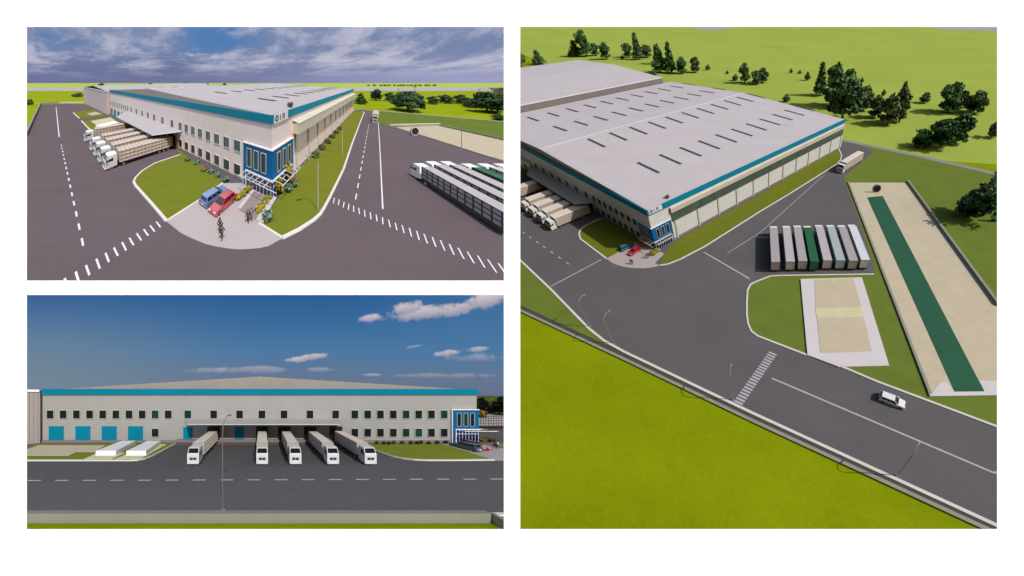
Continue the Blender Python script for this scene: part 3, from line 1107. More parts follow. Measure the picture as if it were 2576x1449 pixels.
        for s, w_, za, zb in ((1.95, .22, -.45, .45),                                  # I
                              (2.75, .2, -.45, .45), (2.95, .5, .27, .45), (2.95, .5, -.08, .10), (3.35, .18, .10, .27), (3.2, .2, -.45, -.08)):   # R
            fbox(le, 'r', s, s + w_, zc + za, zc + zb, .222, .24)
        part('lettering', le, 'sign navy', sp)
    e["frame"] = [dl.x, dl.y, dr.x, dr.y, LL, LR]
    return e, dl, dr, LL, LR, P


def vec_yaw(v):
    return math.atan2(v[1], v[0])


def car_between(site, a, b, side, label, paint, **kw):
    """a, b: where the front and rear wheels of one side touch the ground; side=+1 if that is its left side"""
    a, b = Vector(a), Vector(b)
    d = (a - b).normalized()
    n = Vector((-d.y, d.x)) * side
    c = (a + b) / 2 - n * .78
    return car(site, (c.x, c.y, 0), vec_yaw(d), label, paint, **kw)


ORD = ['first', 'second', 'third', 'fourth', 'fifth', 'sixth', 'seventh', 'eighth', 'ninth', 'tenth', 'eleventh', 'twelfth', 'thirteenth', 'fourteenth', 'fifteenth', 'sixteenth', 'seventeenth', 'eighteenth', 'nineteenth', 'twentieth']


# ================================================================== MODEL 1: corner entrance view
s = YARD
ground("field", MB().prism([(-1150, 9), (1150, 9), (1150, 654), (-1150, 654)], -.3, 0), "field grass", s, "bright green field around the warehouse yard, upper left view", "field")
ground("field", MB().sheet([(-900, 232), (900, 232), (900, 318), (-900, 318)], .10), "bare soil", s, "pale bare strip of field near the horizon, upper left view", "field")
ground("field", MB().sheet([(-1150, 318), (1150, 318), (1150, 654), (-1150, 654)], .12), "hazy field", s, "pale green distant field along the horizon, upper left view", "field")
ground("ground", MB().sheet([(44.71,62.98),(57.77,84.67),(54.51,95.64),(67.21,87.29),(86.89,75.57),(97.53,69.18),(99.70,65.17),(51.70,32.93),(51.64,33.32),(50.65,40.52),(49.47,49.97),(48.00,55.18),(46.79,60.77)], .06), "verge grass", s, "dull green grass between yard and bright field, upper left view", "lawn")
ground("path", MB().ribbon([(53.18,94.64),(66.56,86.46),(86.17,74.94),(96.79,68.65),(100.23,65.17)], 1.6, .09, .09), "gravel path", s, "thin grey path along the edge of the bright field", "path")
ground("yard_asphalt", MB().sheet([(-55.87,35.64),(-77.62,51.80),(-155.54,109.92),(-143.71,115.20),(-127.12,112.50),(-64.76,70.59)] + [(-4.98,29.75),(28.76,70.59),(49.33,88.89),(56.77,92.31),(57.81,84.71),(44.84,63.16),(46.74,60.50),(47.95,54.96),(49.28,49.66),(50.52,40.34),(51.68,33.18),(51.89,31.30),(22.65,13.66),(-22.10,13.66)], .04),
       "asphalt", s, "grey violet asphalt yard and road around the corner entrance", "yard")
ground("ditch_bank", MB().sheet([(48.32,58.79),(65.79,60.36),(68.93,45.90),(68.88,44.44),(50.52,32.60),(52.37,34.87),(50.65,40.52),(49.19,49.70)], .12), "sand", s, "sandy beige ditch bank beside the road, upper left view", "ditch bank")
ground("kerb", MB().ribbon([(46.79,60.77),(48.00,55.18),(49.47,49.97),(50.65,40.52),(51.64,33.32)], .35, 0, .25), "wall render", s, "dark low kerb between asphalt yard and sandy ditch", "kerb")
ground("kerb", MB().ribbon([(47.52,60.77),(66.30,60.61),(68.11,54.85),(69.78,46.46),(69.85,45.07)], .4, 0, .5), "wall render", s, "dark kerb along the far edge of the sandy ditch", "kerb")
ground("kerb", MB().ribbon([(48.95,62.28),(70.03,63.79)], .6, .05, .12), "kerb", s, "pale strip on the grass above the ditch head", "kerb")

# islands near the building's far end
ground("lawn", MB().prism([(-100.74,83.71),(-103.79,90.53),(-97.88,91.36),(-77.66,77.24),(-80.40,74.00),(-84.53,72.22)], 0, .12), "lawn", s, "small olive island beside the far grey wall, upper left view", "lawn")
ground("sand_bed", MB().prism([(-91.41,81.44),(-92.01,86.11),(-82.47,80.34),(-84.38,77.24)], .12, .16), "sand", s, "small sandy bed on the far island", "sand bed")
ground("lawn", MB().prism([(-76.59,66.46),(-75.95,67.66),(-72.78,75.30),(-57.44,63.37),(-54.68,55.21),(-59.01,54.01)], 0, .12), "lawn", s, "green island beside the first parked truck, upper left view", "lawn")
ground("sand_bed", MB().prism([(-73.49,66.91),(-71.44,73.46),(-60.89,65.45),(-62.60,59.59)], .12, .16), "yellow sand", s, "yellow sandy bed on the nearer island", "sand bed")
ground("kerb", MB().ribbon([(-78.18,67.66),(-66.89,59.59),(-58.53,53.72)], .35, 0, .2), "kerb", s, "white kerb of the nearer island, upper left view", "kerb")
ground("kerb", MB().ribbon([(-100.99,83.71),(-91.80,77.24),(-83.71,71.70)], .35, 0, .2), "kerb", s, "white kerb of the far island, upper left view", "kerb")
sl = MB().prism([(-62.50,58.66),(-61.53,64.46),(-57.29,62.58),(-58.28,56.78)], .1, .8)
tag(make("concrete_slab", sl, "slab white", s, (sl.v[0][0], sl.v[0][1], 0), plan=True), "long white raised slab on the island beside the parked trucks, upper left view", "slab")

# perimeter wall at the left
pw = MB().ribbon([(-50.20,31.03),(-77.07,51.43),(-155.40,109.92),(-149.37,115.57),(-133.97,118.03)], .4, 0, 1.3)
tag(make("perimeter_wall", pw, "wall render", s, (pw.v[0][0], pw.v[0][1], 0), plan=True), "low grey wall along the left edge of the yard, upper left view", "wall")

# lawns and paving round the entrance
lawn_l = [(-20.01,37.41),(-23.35,33.65),(-23.84,30.83),(-23.47,28.87),(-22.82,27.60),(-21.57,26.53),(-16.46,22.92),(-12.40,19.99)] + [(-9.69,23.47),(-7.26,27.27),(-6.91,27.38),(-23.48,41.38)]
ground("lawn", MB().prism(lawn_l, 0, .12), "lawn", s, "olive green lawn left of the parked cars, upper left view", "lawn")
ground("kerb", MB().ribbon(lawn_l[:8], .32, 0, .2), "kerb", s, "white kerb curving round the left entrance lawn, upper left view", "kerb")
ground("kerb", MB().ribbon([lawn_l[7]] + lawn_l[8:10], .28, 0, .18), "kerb", s, "white kerb between the left lawn and the pale forecourt", "kerb")
pave = [(-12.39,19.97),(-9.77,18.47),(-8.11,17.82),(-6.50,17.27),(-5.19,17.00),(-3.76,16.80),(-2.72,16.74),(-1.70,16.78),(-0.63,16.88),(0.38,17.07),(1.92,17.88),(-0.79,19.67),(1.24,23.61),(-4.09,27.27),(-7.26,27.27)]
ground("forecourt_paving", MB().prism(pave, 0, .10), "paving", s, "pale pinkish forecourt with a rounded front, upper left view", "paving")
lawn_r = [(1.92,17.88),(4.11,18.91),(6.27,20.22),(7.32,21.05),(8.18,22.03),(9.79,24.02),(15.54,31.47),(24.30,44.28),(48.33,78.43),(52.33,83.72),(53.13,86.75),(47.01,84.71),(8.27,34.12),(5.23,28.80),(1.06,22.36),(-0.60,19.89)]
ground("lawn", MB().prism(lawn_r, 0, .12), "lawn", s, "long olive lawn strip right of the entrance, upper left view", "lawn")
ground("kerb", MB().ribbon(lawn_r[:11], .32, 0, .2), "kerb", s, "white kerb along the right lawn and road, upper left view", "kerb")
ground("kerb", MB().ribbon([(-0.77,19.67),(1.93,17.86)], .28, 0, .2), "kerb", s, "white kerb between the forecourt and the right lawn", "kerb")
ground("entrance_ramp", MB().prism([(-3.58,21.66),(-1.86,25.28),(1.01,23.68),(-1.05,20.06)], .10, .15), "paver ramp", s, "brown grey paved ramp leading to the glass entrance", "ramp")
ground("kerb", MB().ribbon([(-0.69,19.78),(0.28,22.09),(1.26,24.00)], 1.0, .08, .3), "pale concrete", s, "pale lilac edging beside the right flower bed", "kerb")
ground("kerb", MB().ribbon([(-3.57,21.82),(-1.88,25.44)], .5, .1, .24), "pale concrete", s, "pale edging between the ramp and the parked red car", "kerb")

# painted lines
mk = MB()
for a, b in ([(-13.65,19.94),(-12.63,19.19)], [(-14.08,19.44),(-12.95,18.64)], [(-14.47,18.94),(-13.34,18.15)], [(-14.90,18.44),(-13.74,17.63)], [(-15.29,17.90),(-14.16,17.12)], [(-15.68,17.43),(-14.50,16.59)],
             [(-16.06,16.88),(-14.90,16.09)], [(-16.43,16.36),(-15.26,15.54)], [(-16.81,15.83),(-15.60,15.01)], [(-17.22,15.28),(-16.03,14.51)], [(-17.61,14.78),(-16.54,14.09)], [(-18.02,14.28),(-17.08,13.73)]):
    mk.ribbon([a, b], .14, .08, .08)
ground("road_marking", mk, "marking", s, "slanting row of short white bars across the yard at lower left", "road marking")
mk = MB()
for a, b in ([(10.42,23.92),(9.81,22.86)], [(11.01,23.63),(10.37,22.54)], [(11.49,23.12),(10.85,22.12)], [(12.03,22.80),(11.34,21.71)], [(12.47,22.40),(11.91,21.39)], [(12.99,22.07),(12.48,21.05)], [(13.55,21.71),(12.97,20.64)],
             [(14.12,21.36),(13.49,20.28)], [(14.66,20.98),(14.05,19.97)], [(15.19,20.57),(14.49,19.57)], [(15.68,20.21),(15.09,19.16)], [(16.21,19.81),(15.57,18.79)], [(16.77,19.48),(16.13,18.44)], [(17.32,19.10),(16.61,18.04)],
             [(17.85,18.73),(17.11,17.66)], [(18.36,18.38),(17.65,17.30)], [(18.93,18.01),(18.20,16.95)], [(19.46,17.66),(18.73,16.57)], [(19.98,17.25),(19.22,16.18)], [(20.45,16.85),(19.77,15.81)],
             [(20.95,16.47),(20.29,15.44)], [(21.53,16.11),(20.84,15.08)], [(22.08,15.77),(21.40,14.70)], [(22.65,15.44),(21.88,14.31)]):
    mk.ribbon([a, b], .12, .08, .08)
ground("road_marking", mk, "marking", s, "curving row of short white bars across the yard at lower right", "road marking")


def dashes(a, b, n, frac, w, z=.08):
    a, b = Vector(a), Vector(b)
    mb = MB()
    for k in range(n):
        p, q = a.lerp(b, k / n), a.lerp(b, (k + frac) / n)
        mb.ribbon([(p.x, p.y), (q.x, q.y)], w, z, z)
    return mb


ground("road_marking", dashes((-19.51,17.06), (-56.76,44.17), 15, .45, .16), "marking", s, "dashed white lane line down the left side of the yard", "road marking")
ground("road_marking", MB().ribbon([(-63.43,48.98),(-131.50,100.00)], .22, .08, .08), "marking", s, "far thin white lane line beyond the parked trucks, upper left view", "road marking")
ground("road_marking", dashes((13.41,23.59), (41.30,63.24), 16, .5, .15), "marking", s, "dashed white lane line down the road beside the right lawn", "road marking")
ground("road_marking", MB().ribbon([(16.19,21.88),(31.88,44.28),(45.72,64.29)], .18, .08, .08), "marking", s, "solid white line along the road towards the oncoming truck", "road marking")

# buildings
WY, dl, dr, LLY, LRY, PY = warehouse(s, (1.02,24.00), (-77.57,79.56), (47.57,85.71), "long white warehouse with teal band and blue entrance corner, upper left view",
                                     docks=(.6055, .4945, .4437, .3842, .3251), dz=-.55, Hr=14.6)
gb = Vector((-77.57,79.56)) + dl * .4 - dr * 1.0
q0 = Vector((-139.59,122.45))
gdir = (q0 - gb).normalized()
gx = thing("grey_building", "plain grey pink hall beyond the warehouse's far end, upper left view", "building", s, (gb.x, gb.y, 0))
gq = [gb, q0, q0 + dr * 70, gb + dr * 70]
make("wall", MB().prism([(p.x, p.y) for p in gq], 0, 11.6), "hall rose", s, (gb.x, gb.y, 0), parent=gx, plan=True)
gm0, gm1 = (gq[0] + gq[1]) / 2, (gq[2] + gq[3]) / 2
make("roof", MB().quad((gq[0].x, gq[0].y, 11.65), (gq[3].x, gq[3].y, 11.65), (gm1.x, gm1.y, 13.6), (gm0.x, gm0.y, 13.6)).quad((gq[1].x, gq[1].y, 11.65), (gm0.x, gm0.y, 13.6), (gm1.x, gm1.y, 13.6), (gq[2].x, gq[2].y, 11.65)),
     "roof sheet", s, (gb.x, gb.y, 0), parent=gx, plan=True)
make("trim", MB().ribbon([(gq[0].x, gq[0].y), (gq[1].x, gq[1].y)], .3, 11.3, 11.62), "white trim", s, (gb.x, gb.y, 0), parent=gx, plan=True)

# trucks backed up to the dock
nl = -dr
tr0 = None
CY = Vector((1.02,24.00))
names = ["caged tan truck at the dock nearest the left entrance lawn, upper left view", "tan truck at the dock, second from the entrance lawn, upper left view",
         "tan truck in the middle of the dock row, upper left view", "tan truck at the dock, second from the white slab, upper left view", "tan truck at the dock nearest the white slab island, upper left view"]
for k, t in enumerate((.322, .373, .424, .475, .575)):
    q = CY + dl * (LLY * t) + nl * 12.9
    if tr0 is None:
        tr0 = truck(s, (q.x, q.y, 0), vec_yaw(nl), names[k], "trucks at the loading dock, upper left view", L=12.2, W=2.6, Hc=2.8, Ht=3.2)
    else:
        dup(tr0, s, (q.x, q.y, 0), names[k])
# lorry on the road
q = (44.37,64.21)
truck(s, (q[0], q[1], 0), vec_yaw(nl), "pale truck driving towards the viewer on the far road", None, L=12, W=1.95, Hc=2.7, Ht=3.3, panel='truck tan', top='truck tan', cabm='trailer rose')
# parked trailers at the right
pt = [("grey", "trailer grey", "nearest grey lattice sided truck at the right edge of the upper left view"), ("g2", "trailer grey", "grey topped truck next to the nearest one at right, upper left view"),
      ("g3", "trailer grey", "third grey topped truck from the road at right, upper left view"), ("gr", "trailer green", "green tarpaulin truck in the row at right, upper left view"),
      ("ro", "trailer rose", "pale topped truck just beyond the green one, upper left view"), ("mi", "trailer mint", "grey blue truck second beyond the green one, upper left view")]
fr_px = [(27.9, 29.5), (30.8, 30.2), (33.5, 30.2), (36.4, 29.4), (39.4, 29.4), (42.3, 29.4)]
first = {}
for (kk, pm, lab), (x, y) in zip(pt, fr_px):
    if pm in first:
        dup(first[pm], s, (x, y, 0), lab)
    else:
        first[pm] = truck(s, (x, y, 0), R(90), lab, "trucks parked in the row at right, upper left view", L=19.0, W=1.9, Hc=2.6, Ht=2.85, panel=pm, frame='frame dark', top=pm, bars=20, rails=3, bar=.06)

# cars and people
car_between(s, (-5.96,24.64), (-7.85,22.10), -1, "blue estate car parked beside the left lawn, upper left view", 'car blue', estate=True)
car_between(s, (-5.81,21.17), (-4.68,22.89), 1, "red car parked beside the blue one, upper left view", 'car red', L=4.0)
px = [(-5.30,18.62),(-4.84,17.76),(-2.14,19.83),(-1.73,20.07)]
person(s, px[0], R(60), "person in brown jacket walking just behind another on the forecourt", top='jacket brown', legs='suit dark')
person(s, px[1], R(75), "person in dark brown clothes walking nearest the front of the forecourt", top='jacket brown', legs='jacket brown')
person(s, px[2], R(-100), "person in black suit at the foot of the ramp, on the left", top='suit dark', legs='suit dark')
person(s, px[3], R(-80), "person in grey violet jacket beside the right flower bed", top='suit grey', legs='suit grey')

# flower beds and planting
for k, (p, fl) in enumerate(zip([(-4.11,23.73),(-3.53,24.33),(-3.02,25.07),(-2.54,25.74),(-0.91,21.45),(-0.53,22.02),(0.02,22.80),(0.54,23.64)], ['flower yellow'] * 8)):
    where = ["between the red car and the ramp", "right of the ramp"][k // 4]
    small_plant(s, p, f"yellow flowering bush {where}, {ORD[k % 4]} from the front", "yellow bushes along the entrance ramp", 0.65, 1.15, 'leaf hedge', fl, 'flowering_bush', 'bush', seed=k)
for k, (p, fl) in enumerate(zip([(-16.94,34.64),(-14.42,33.46),(-11.94,30.99),(-10.39,30.36),(-8.74,29.15),(-6.97,27.78)], [None, None, 'flower orange', None, None, None])):
    small_plant(s, p, f"low {'orange flowering' if fl else 'grey green'} plant under the left windows, {ORD[k]} from the trucks", "plants along the left wall, upper left view", 1.0, 1.3, 'leaf agave', fl, 'border_plant', 'plant', seed=20 + k)
for k, (p, fl, lab) in enumerate(zip([(3.73,25.25),(0.26,20.08),(4.75,26.62)], [None, None, 'flower orange'],
                                     ["spiky grey green agave near the right corner of the glass entrance", "spiky green agave at the front tip of the right lawn", "orange flowering plant on the right lawn by the entrance"])):
    small_plant(s, p, lab, None, 1.5, 1.4, 'leaf agave', fl, 'agave' if fl is None else 'flowering_plant', 'plant', seed=40 + k)
for k, (p, hh, lab) in enumerate(zip([(2.06,24.91),(3.75,27.27)], (2.6, 3.6), ["yellow flowering young tree at the entrance's right corner", "taller yellow flowering young tree by the right pergola"])):
    small_plant(s, p, lab, None, hh, 1.3, 'leaf hedge', 'flower yellow', 'flowering_tree', 'plant', seed=50 + k)
rp = PY('r', 8.0, 0, -1.2)
small_plant(s, (rp.x, rp.y, 12.35), "small dark bush on the roof edge behind the lettered corner sign", None, 1.2, 1.3, 'leaf olive', None, 'roof_plant', 'plant', seed=61)
for k in range(6):
    q = PY('r', 16 + k * 5.0, 0, .9)
    small_plant(s, (q.x, q.y, .1), f"greyish shrub at the foot of the long side wall, {ORD[k]} from the entrance", "shrubs along the long side wall, upper left view", 1.4 - .1 * k, 1.8, 'leaf olive', None, 'wall_shrub', 'shrub', seed=70 + k)

# lamps
for p, yw, lab in zip([(7.20,21.71),(18.09,37.31),(50.10,40.56),(57.00,60.00),(46.68,61.02)], (200, 200, 20, 20, 20),
                      ["thin lamp post at the front bend of the right lawn", "thin lamp post halfway along the right lawn", "lamp post between the yard and the sandy ditch bank",
                       "lamp post behind the concrete pipe mouth", "lamp post on the grass right of the oncoming truck"]):
    lamp_post(s, p, lab, R(yw), 7.8, 'street lamps, upper left view', r=.055)

# pipe mouth at the ditch head
pc = (47.43,50.25)
cu = thing("pipe_mouth", "round concrete pipe mouth in the sandy ditch head", "pipe", s, (pc[0], pc[1], 0))
ring = MB()
for k in range(20):
    a0, a1 = 2 * math.pi * k / 20, 2 * math.pi * (k + 1) / 20
    P4 = [(r * math.cos(a), y, 1.35 + r * math.sin(a)) for a in (a0, a1) for r in (1.35, 1.12) for y in (0, .35)]
    ring.add(P4, [(0, 4, 6, 2), (1, 3, 7, 5), (0, 1, 5, 4), (2, 6, 7, 3)])
make("pipe_ring", ring, "ring concrete", s, (pc[0], pc[1], 0), parent=cu)
make("pipe_bore", MB().tube([(0, .08, 1.35), (0, .3, 1.35)], 1.13, 20), "dark recess", s, (pc[0], pc[1], 0), parent=cu)

# trees
gname = "trees beyond the yard, upper left view"
for spec, kind, lf, lab in zip([(68.5,113.8,7.74,8.65),(92.5,132.2,9.52,8.99),(100.9,128.4,6.93,8.22),(79.9,89.0,11.04,16.02),(118.6,112.4,5.62,6.74),(132.4,116.7,6.30,9.81),(140.4,113.8,6.60,7.74),(128.4,99.9,4.79,7.59),(118.2,84.8,11.03,14.25),(126.4,86.5,9.68,8.99)],
                               ('conifer', 'round', 'round', 'broad', 'round', 'round', 'round', 'round', 'broad', 'round'),
                               ('leaf dark', 'leaf dark', 'leaf dark', 'leaf dark', 'leaf dark', 'leaf dark', 'leaf dark', 'leaf olive', 'leaf deep', 'leaf olive'),
                               ("dark pointed tree just past the warehouse's far right end", "dark round tree right of the pointed one, upper left view", "smaller dark tree left of the big round tree",
                                "big dome shaped dark tree in the middle of the bright field", "small round tree right of the big dome tree", "round tree further back, right of the small round one",
                                "round tree at the left of the right hand grove", "olive tree in front of the right hand grove", "largest dark spreading tree of the right hand grove", "olive tree at the right edge of the grove")):
    if kind == 'broad':
        spec = (spec[0], spec[1], spec[2], spec[3])
    tree(s, kind, lf, spec, lab, gname)
tree(s, 'shrub', 'leaf deep', (102.5,69.2,2.63,7.19), "dark low bush at the right edge by the path, upper left view", gname)
for spec, lab in zip([(224.9,238.7,9.36,5.73),(180.8,215.8,5.18,7.77),(285.4,211.8,5.00,5.08),(176.2,118.3,13.72,5.68)],
                     ("tall brownish palm behind the big dome tree", "small palm left of the tall brownish one", "small palm above the right hand grove", "tall palm at the right edge of the view")):
    tree(s, 'palm', 'leaf palm', spec, lab, gname)
for spec, lab in zip([(-185.4,156.8,4.51,10.35),(-160.4,107.8,4.53,5.17),(-411.0,398.0,8.60,14.33),(-308.4,426.3,7.93,11.26),(-226.0,445.3,7.48,9.08),(-143.5,398.0,8.60,8.60),(-101.7,398.0,8.60,10.51)] + [(101.9,286.2,3.68,8.76),(106.8,267.9,4.10,7.22)],
                     ("low dark shrub in the field left of the grey hall", "dark shrub at the left edge outside the wall", "tiny dark tree on the horizon left of the grey hall roof", "tiny tree on the horizon above the gable",
                      "tiny tree on the horizon right of the gable", "tiny tree on the horizon over the roof's middle", "tiny tree on the horizon nearest the roof's highest part",
                      "tiny bush behind the warehouse roof, right part", "tinier bush just right of the roofline bush")):
    tree(s, 'shrub', 'leaf dark', spec, lab, gname)
for k in range(20):
    u = 929.5 + k * 8.8
    Y = 400 * 18.0 / (216.2 - 198)
    tree(s, 'shrub', 'leaf dark', ((u - 667) / 400 * Y, Y + random.Random(k).uniform(-6, 6), 3.9 + .4 * math.sin(k * 2.1), 9.0), "tiny dark tree in the even row on the horizon, upper left view", "row of trees on the horizon, upper left view", name="distant_tree")

# ================================================================== MODEL 2: loading dock front
s = DOCK
ground("field", MB().prism([(-1300, 9), (1300, 9), (1300, 765), (-1300, 765)], -.3, 0), "field grass", s, "bright green field around the dock yard, lower left view", "field")
ground("yard_asphalt", MB().sheet([(-60, 14.25), (60, 14.25), (75, 36.8), (110, 110), (-60, 110)], .04), "grey asphalt", s, "dark asphalt yard in front of the loading dock", "yard")
ground("ground", MB().sheet([(75, 36.8), (120, 36.8), (330, 150), (160, 150)], .03), "verge grass", s, "dull grass strip right of the dock building", "lawn")
li = [(-43.60,27.10),(-40.13,27.10),(-22.46,27.10),(-21.28,27.25),(-20.52,27.76),(-20.08,29.07),(-20.02,30.85),(-19.73,35.87)]
ground("lawn", MB().prism(li + [(-21.62,36.35),(-29.89,37.41),(-51.38,37.05),(-50.04,33.78),(-50.78,31.56)], 0, .12), "lawn", s, "green island with sandy beds left of the dock", "lawn")
ground("kerb", MB().ribbon(li, .35, 0, .22), "kerb", s, "white kerb curving round the left island, lower left view", "kerb")
ground("sand_bed", MB().prism([(-46.56,28.94),(-43.19,29.16),(-35.43,29.07),(-36.24,30.95),(-32.62,30.95),(-34.47,34.89),(-49.02,34.89),(-47.78,32.09),(-46.91,29.16)], .12, .16), "sand", s, "broad sandy bed on the left island", "sand bed")
ground("sand_bed", MB().prism([(-30.95,27.56),(-26.07,27.56),(-26.24,30.55),(-31.56,30.55)], .12, .17), "yellow sand", s, "sandy bed in front of the left white slab", "sand bed")
ground("sand_bed", MB().prism([(-25.50,27.56),(-21.15,27.72),(-21.43,35.67),(-22.72,35.67),(-25.33,30.55)], .12, .17), "yellow sand", s, "sandy bed around the right white slab", "sand bed")
for pts, lab in (([(-30.65,29.25),(-26.96,29.25),(-28.39,35.54),(-31.38,35.54)], "left long white raised slab on the island by the dock"), ([(-25.03,29.25),(-21.40,29.25),(-22.74,35.54),(-25.62,35.54)], "right long white raised slab on the island by the dock")):
    m_ = MB().prism(pts, .1, .95)
    tag(make("concrete_slab", m_, "slab white", s, (pts[0][0], pts[0][1], 0), plan=True), lab, "slab", "white slabs on the left island")
ln = [(24.30,37.61),(23.22,34.95),(22.53,32.42),(22.93,30.32),(23.54,28.79),(24.55,27.93),(26.06,27.36),(28.03,27.16),(32.19,27.16),(39.74,27.32)]
ground("lawn", MB().prism(ln + [(39.77,27.81),(40.15,31.44),(40.52,35.96),(32.34,36.80)], 0, .12), "lawn", s, "green lawn with curved kerb right of the docked trucks", "lawn")
ground("kerb", MB().ribbon(ln, .32, 0, .22), "kerb", s, "white kerb along the right lawn, lower left view", "kerb")
ground("forecourt_paving", MB().prism([(39.74,27.32),(43.46,26.93),(53.42,33.10),(50.10,32.99),(49.22,35.96),(40.52,35.96)], 0, .1), "paving", s, "pale forecourt under the parked cars, lower left view", "paving")
ground("lawn", MB().prism([(50.23,33.82),(54.58,33.82),(58.02,35.96),(53.18,35.96)], .1, .14), "lawn", s, "small patch of grass at the right edge, lower left view", "lawn")
ground("road_marking", dashes((-34.39,20.85), (34.05,21.26), 19, .47, .20), "marking", s, "dashed white lane line across the dock yard", "road marking")
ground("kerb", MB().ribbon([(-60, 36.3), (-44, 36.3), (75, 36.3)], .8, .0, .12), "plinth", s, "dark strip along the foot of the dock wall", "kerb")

WD, ddl, ddr, LLD, LRD, PD = warehouse(s, (49.59,36.80), (-50.88,36.80), (49.588, 122.0), "long pale dock building with teal band and four teal doors, lower left view", skin='dock cladding', canopy_out=2.7, canopy_span=(.312, .672),
                                       He=12.35, Hr=15.4, docks=(.6055, .4945, .4437, .3842, .3251), side=False)
gx = thing("grey_building", "dark grey corrugated side hall at the left edge, lower left view", "building", s, (-51.5, 36.0, 0))
gq = [(-51.2, 36.6), (-60, 33.5), (-75, 60), (-51.2, 60)]
make("wall", MB().prism(gq, 0, 12.2), "grey cladding", s, (-51.5, 36.0, 0), parent=gx, plan=True)
make("trim", MB().ribbon(gq[:2], .3, 11.9, 12.4), "white trim", s, (-51.5, 36.0, 0), parent=gx, plan=True)
rib = MB()
for k in range(14):
    t = (k + .5) / 14
    x, y = -51.2 - 8.8 * t, 36.6 - 3.1 * t
    rib.box(x - .03, x + .03, y - .05, y + .02, .4, 11.9)
make("rib", rib, "grey cladding", s, (-51.5, 36.0, 0), parent=gx, plan=True)

tr0 = None
labs = ["cream truck standing apart at the left of the dock, lower left view", "cream truck seen straight on at the middle of the dock, lower left view", "cream truck just right of the straight on one, lower left view",
        "cream truck second from the right lawn, lower left view", "cream truck nearest the right lawn, lower left view"]
for k, x in enumerate((-11.07, -.03, 5.3, 11.3, 17.3)):
    o = (x, (-0.08,25.37)[1], 0)
    if tr0 is None:
        tr0 = truck(s, o, R(-90), labs[k], "trucks at the loading dock, lower left view", L=10.6, W=1.88, Hc=2.75, Ht=3.0, panel='truck tan', top='truck cream')
    else:
        dup(tr0, s, o, labs[k])

# boundary wall in front, turning at its right end
we = (20.29,14.47)
wf = MB().box(-60, we[0], 14.1, 14.5, 0, .85)
tag(make("boundary_wall", wf, "wall render", s, (0, 14.1, 0), plan=True), "long grey boundary wall across the front of the dock yard", "wall")
wr = MB().ribbon([(we[0] + .35, 14.3)] + [(20.54,13.65), (20.56,12.85)], .35, 0, .8)
tag(make("boundary_wall", wr, "wall render", s, (we[0], 14.3, 0), plan=True), "short grey wall turning forward at the right corner, lower left view", "wall")
ground("kerb", MB().ribbon([(21.28,14.98),(25.10,14.98)], .3, 0, .2), "kerb", s, "white kerb behind the wall's right corner", "kerb")
ground("lawn", MB().prism([(21.24,14.65),(22.01,13.14),(24.85,14.84)], 0, .1), "lawn", s, "small green wedge behind the wall's right corner", "lawn")
lamp_post(s, (-3.90,15.59), "tall thin lamp post before the docked trucks, lower left view", R(75), 9.2, None, r=.06, arm=1.2)
car_between(s, (41.14,34.05), (41.43,31.71), 1, "dark teal blue estate car on the forecourt, lower left view", 'car green', estate=True)
cb = Vector((41.43,31.71))
car(s, (cb.x + 3.3, cb.y + 1.9, 0), R(-90), "red car half hidden behind the teal estate car, lower left view", 'car red', L=4.0)
pp = [(48.42,33.07),(48.72,32.93)]
person(s, pp[0], R(-90), "person in black suit beside the parked cars, lower left view", top='suit dark', legs='suit dark')
person(s, pp[1], R(-70), "person in pale jacket at the right edge beside the cars", top='white trim', legs='suit grey')
for k, p in enumerate([(25.72,35.75),(27.15,35.62),(28.24,35.62),(29.66,35.96),(31.58,35.89),(33.45,35.82),(34.88,35.82),(36.03,36.16),(37.47,35.89),(39.56,36.03),(41.75,36.16)]):
    small_plant(s, p, f"small dark shrub under the right windows, {ORD[k]} from the trucks", "shrubs along the wall, lower left view", .9, .9, 'leaf deep', None, 'border_plant', 'plant', seed=100 + k)
for k, (p, fl, lab) in enumerate(zip([(49.88,38.60),(52.22,38.20),(54.60,38.20)], ('flower red', 'flower yellow', 'flower orange'),
                                     ("red flowering bush before the glass entrance, lower left view", "yellow flowering bush right of the glass entrance, lower left view", "orange flowering bush near the standing people, lower left view"))):
    small_plant(s, p, lab, None, .9, 2.0, 'leaf olive', fl, 'flowering_bush', 'bush', seed=120 + k)
p = (74.65,54.55)
small_plant(s, p, "small orange flowering tree right of the blue corner, lower left view", None, 6.0, 3.0, 'leaf olive', 'flower orange', 'flowering_tree', 'plant', seed=130)
tr1 = None
for k, y in enumerate((53.0, 57.0, 61.0)):
    lab = ["dark lattice sided truck parked sideways at the right edge, lower left view", "dark truck behind the nearest sideways one, lower left view", "farthest dark sideways truck, lower left view"][k]
    o = (66 + 1.6 * k, y, 0)
    if tr1 is None:
        tr1 = truck(s, o, R(180), lab, "trucks parked sideways at the right edge, lower left view", L=19, W=1.9, Hc=3.0, Ht=3.5, panel='trailer grey', frame='frame dark', top='trailer grey', bars=20)
    else:
        dup(tr1, s, o, lab)
for spec, kind, lab in zip([(121.8,88.5,9.09,5.51),(130.5,90.7,4.80,4.23),(131.7,88.5,7.16,7.16),(135.3,88.5,9.91,9.09),(124.9,88.5,3.58,3.30)], ('round', 'shrub', 'broad', 'broad', 'shrub'),
                           ("dark tree right behind the building's right corner, lower left view", "dark shrub left of the big trees, lower left view", "big dark tree behind the sideways trucks, lower left view",
                            "biggest dark tree at the right edge, lower left view", "low dark shrub beside the corner tree, lower left view")):
    tree(s, kind, 'leaf deep' if kind != 'round' else 'leaf olive', spec, lab, "trees right of the dock building")

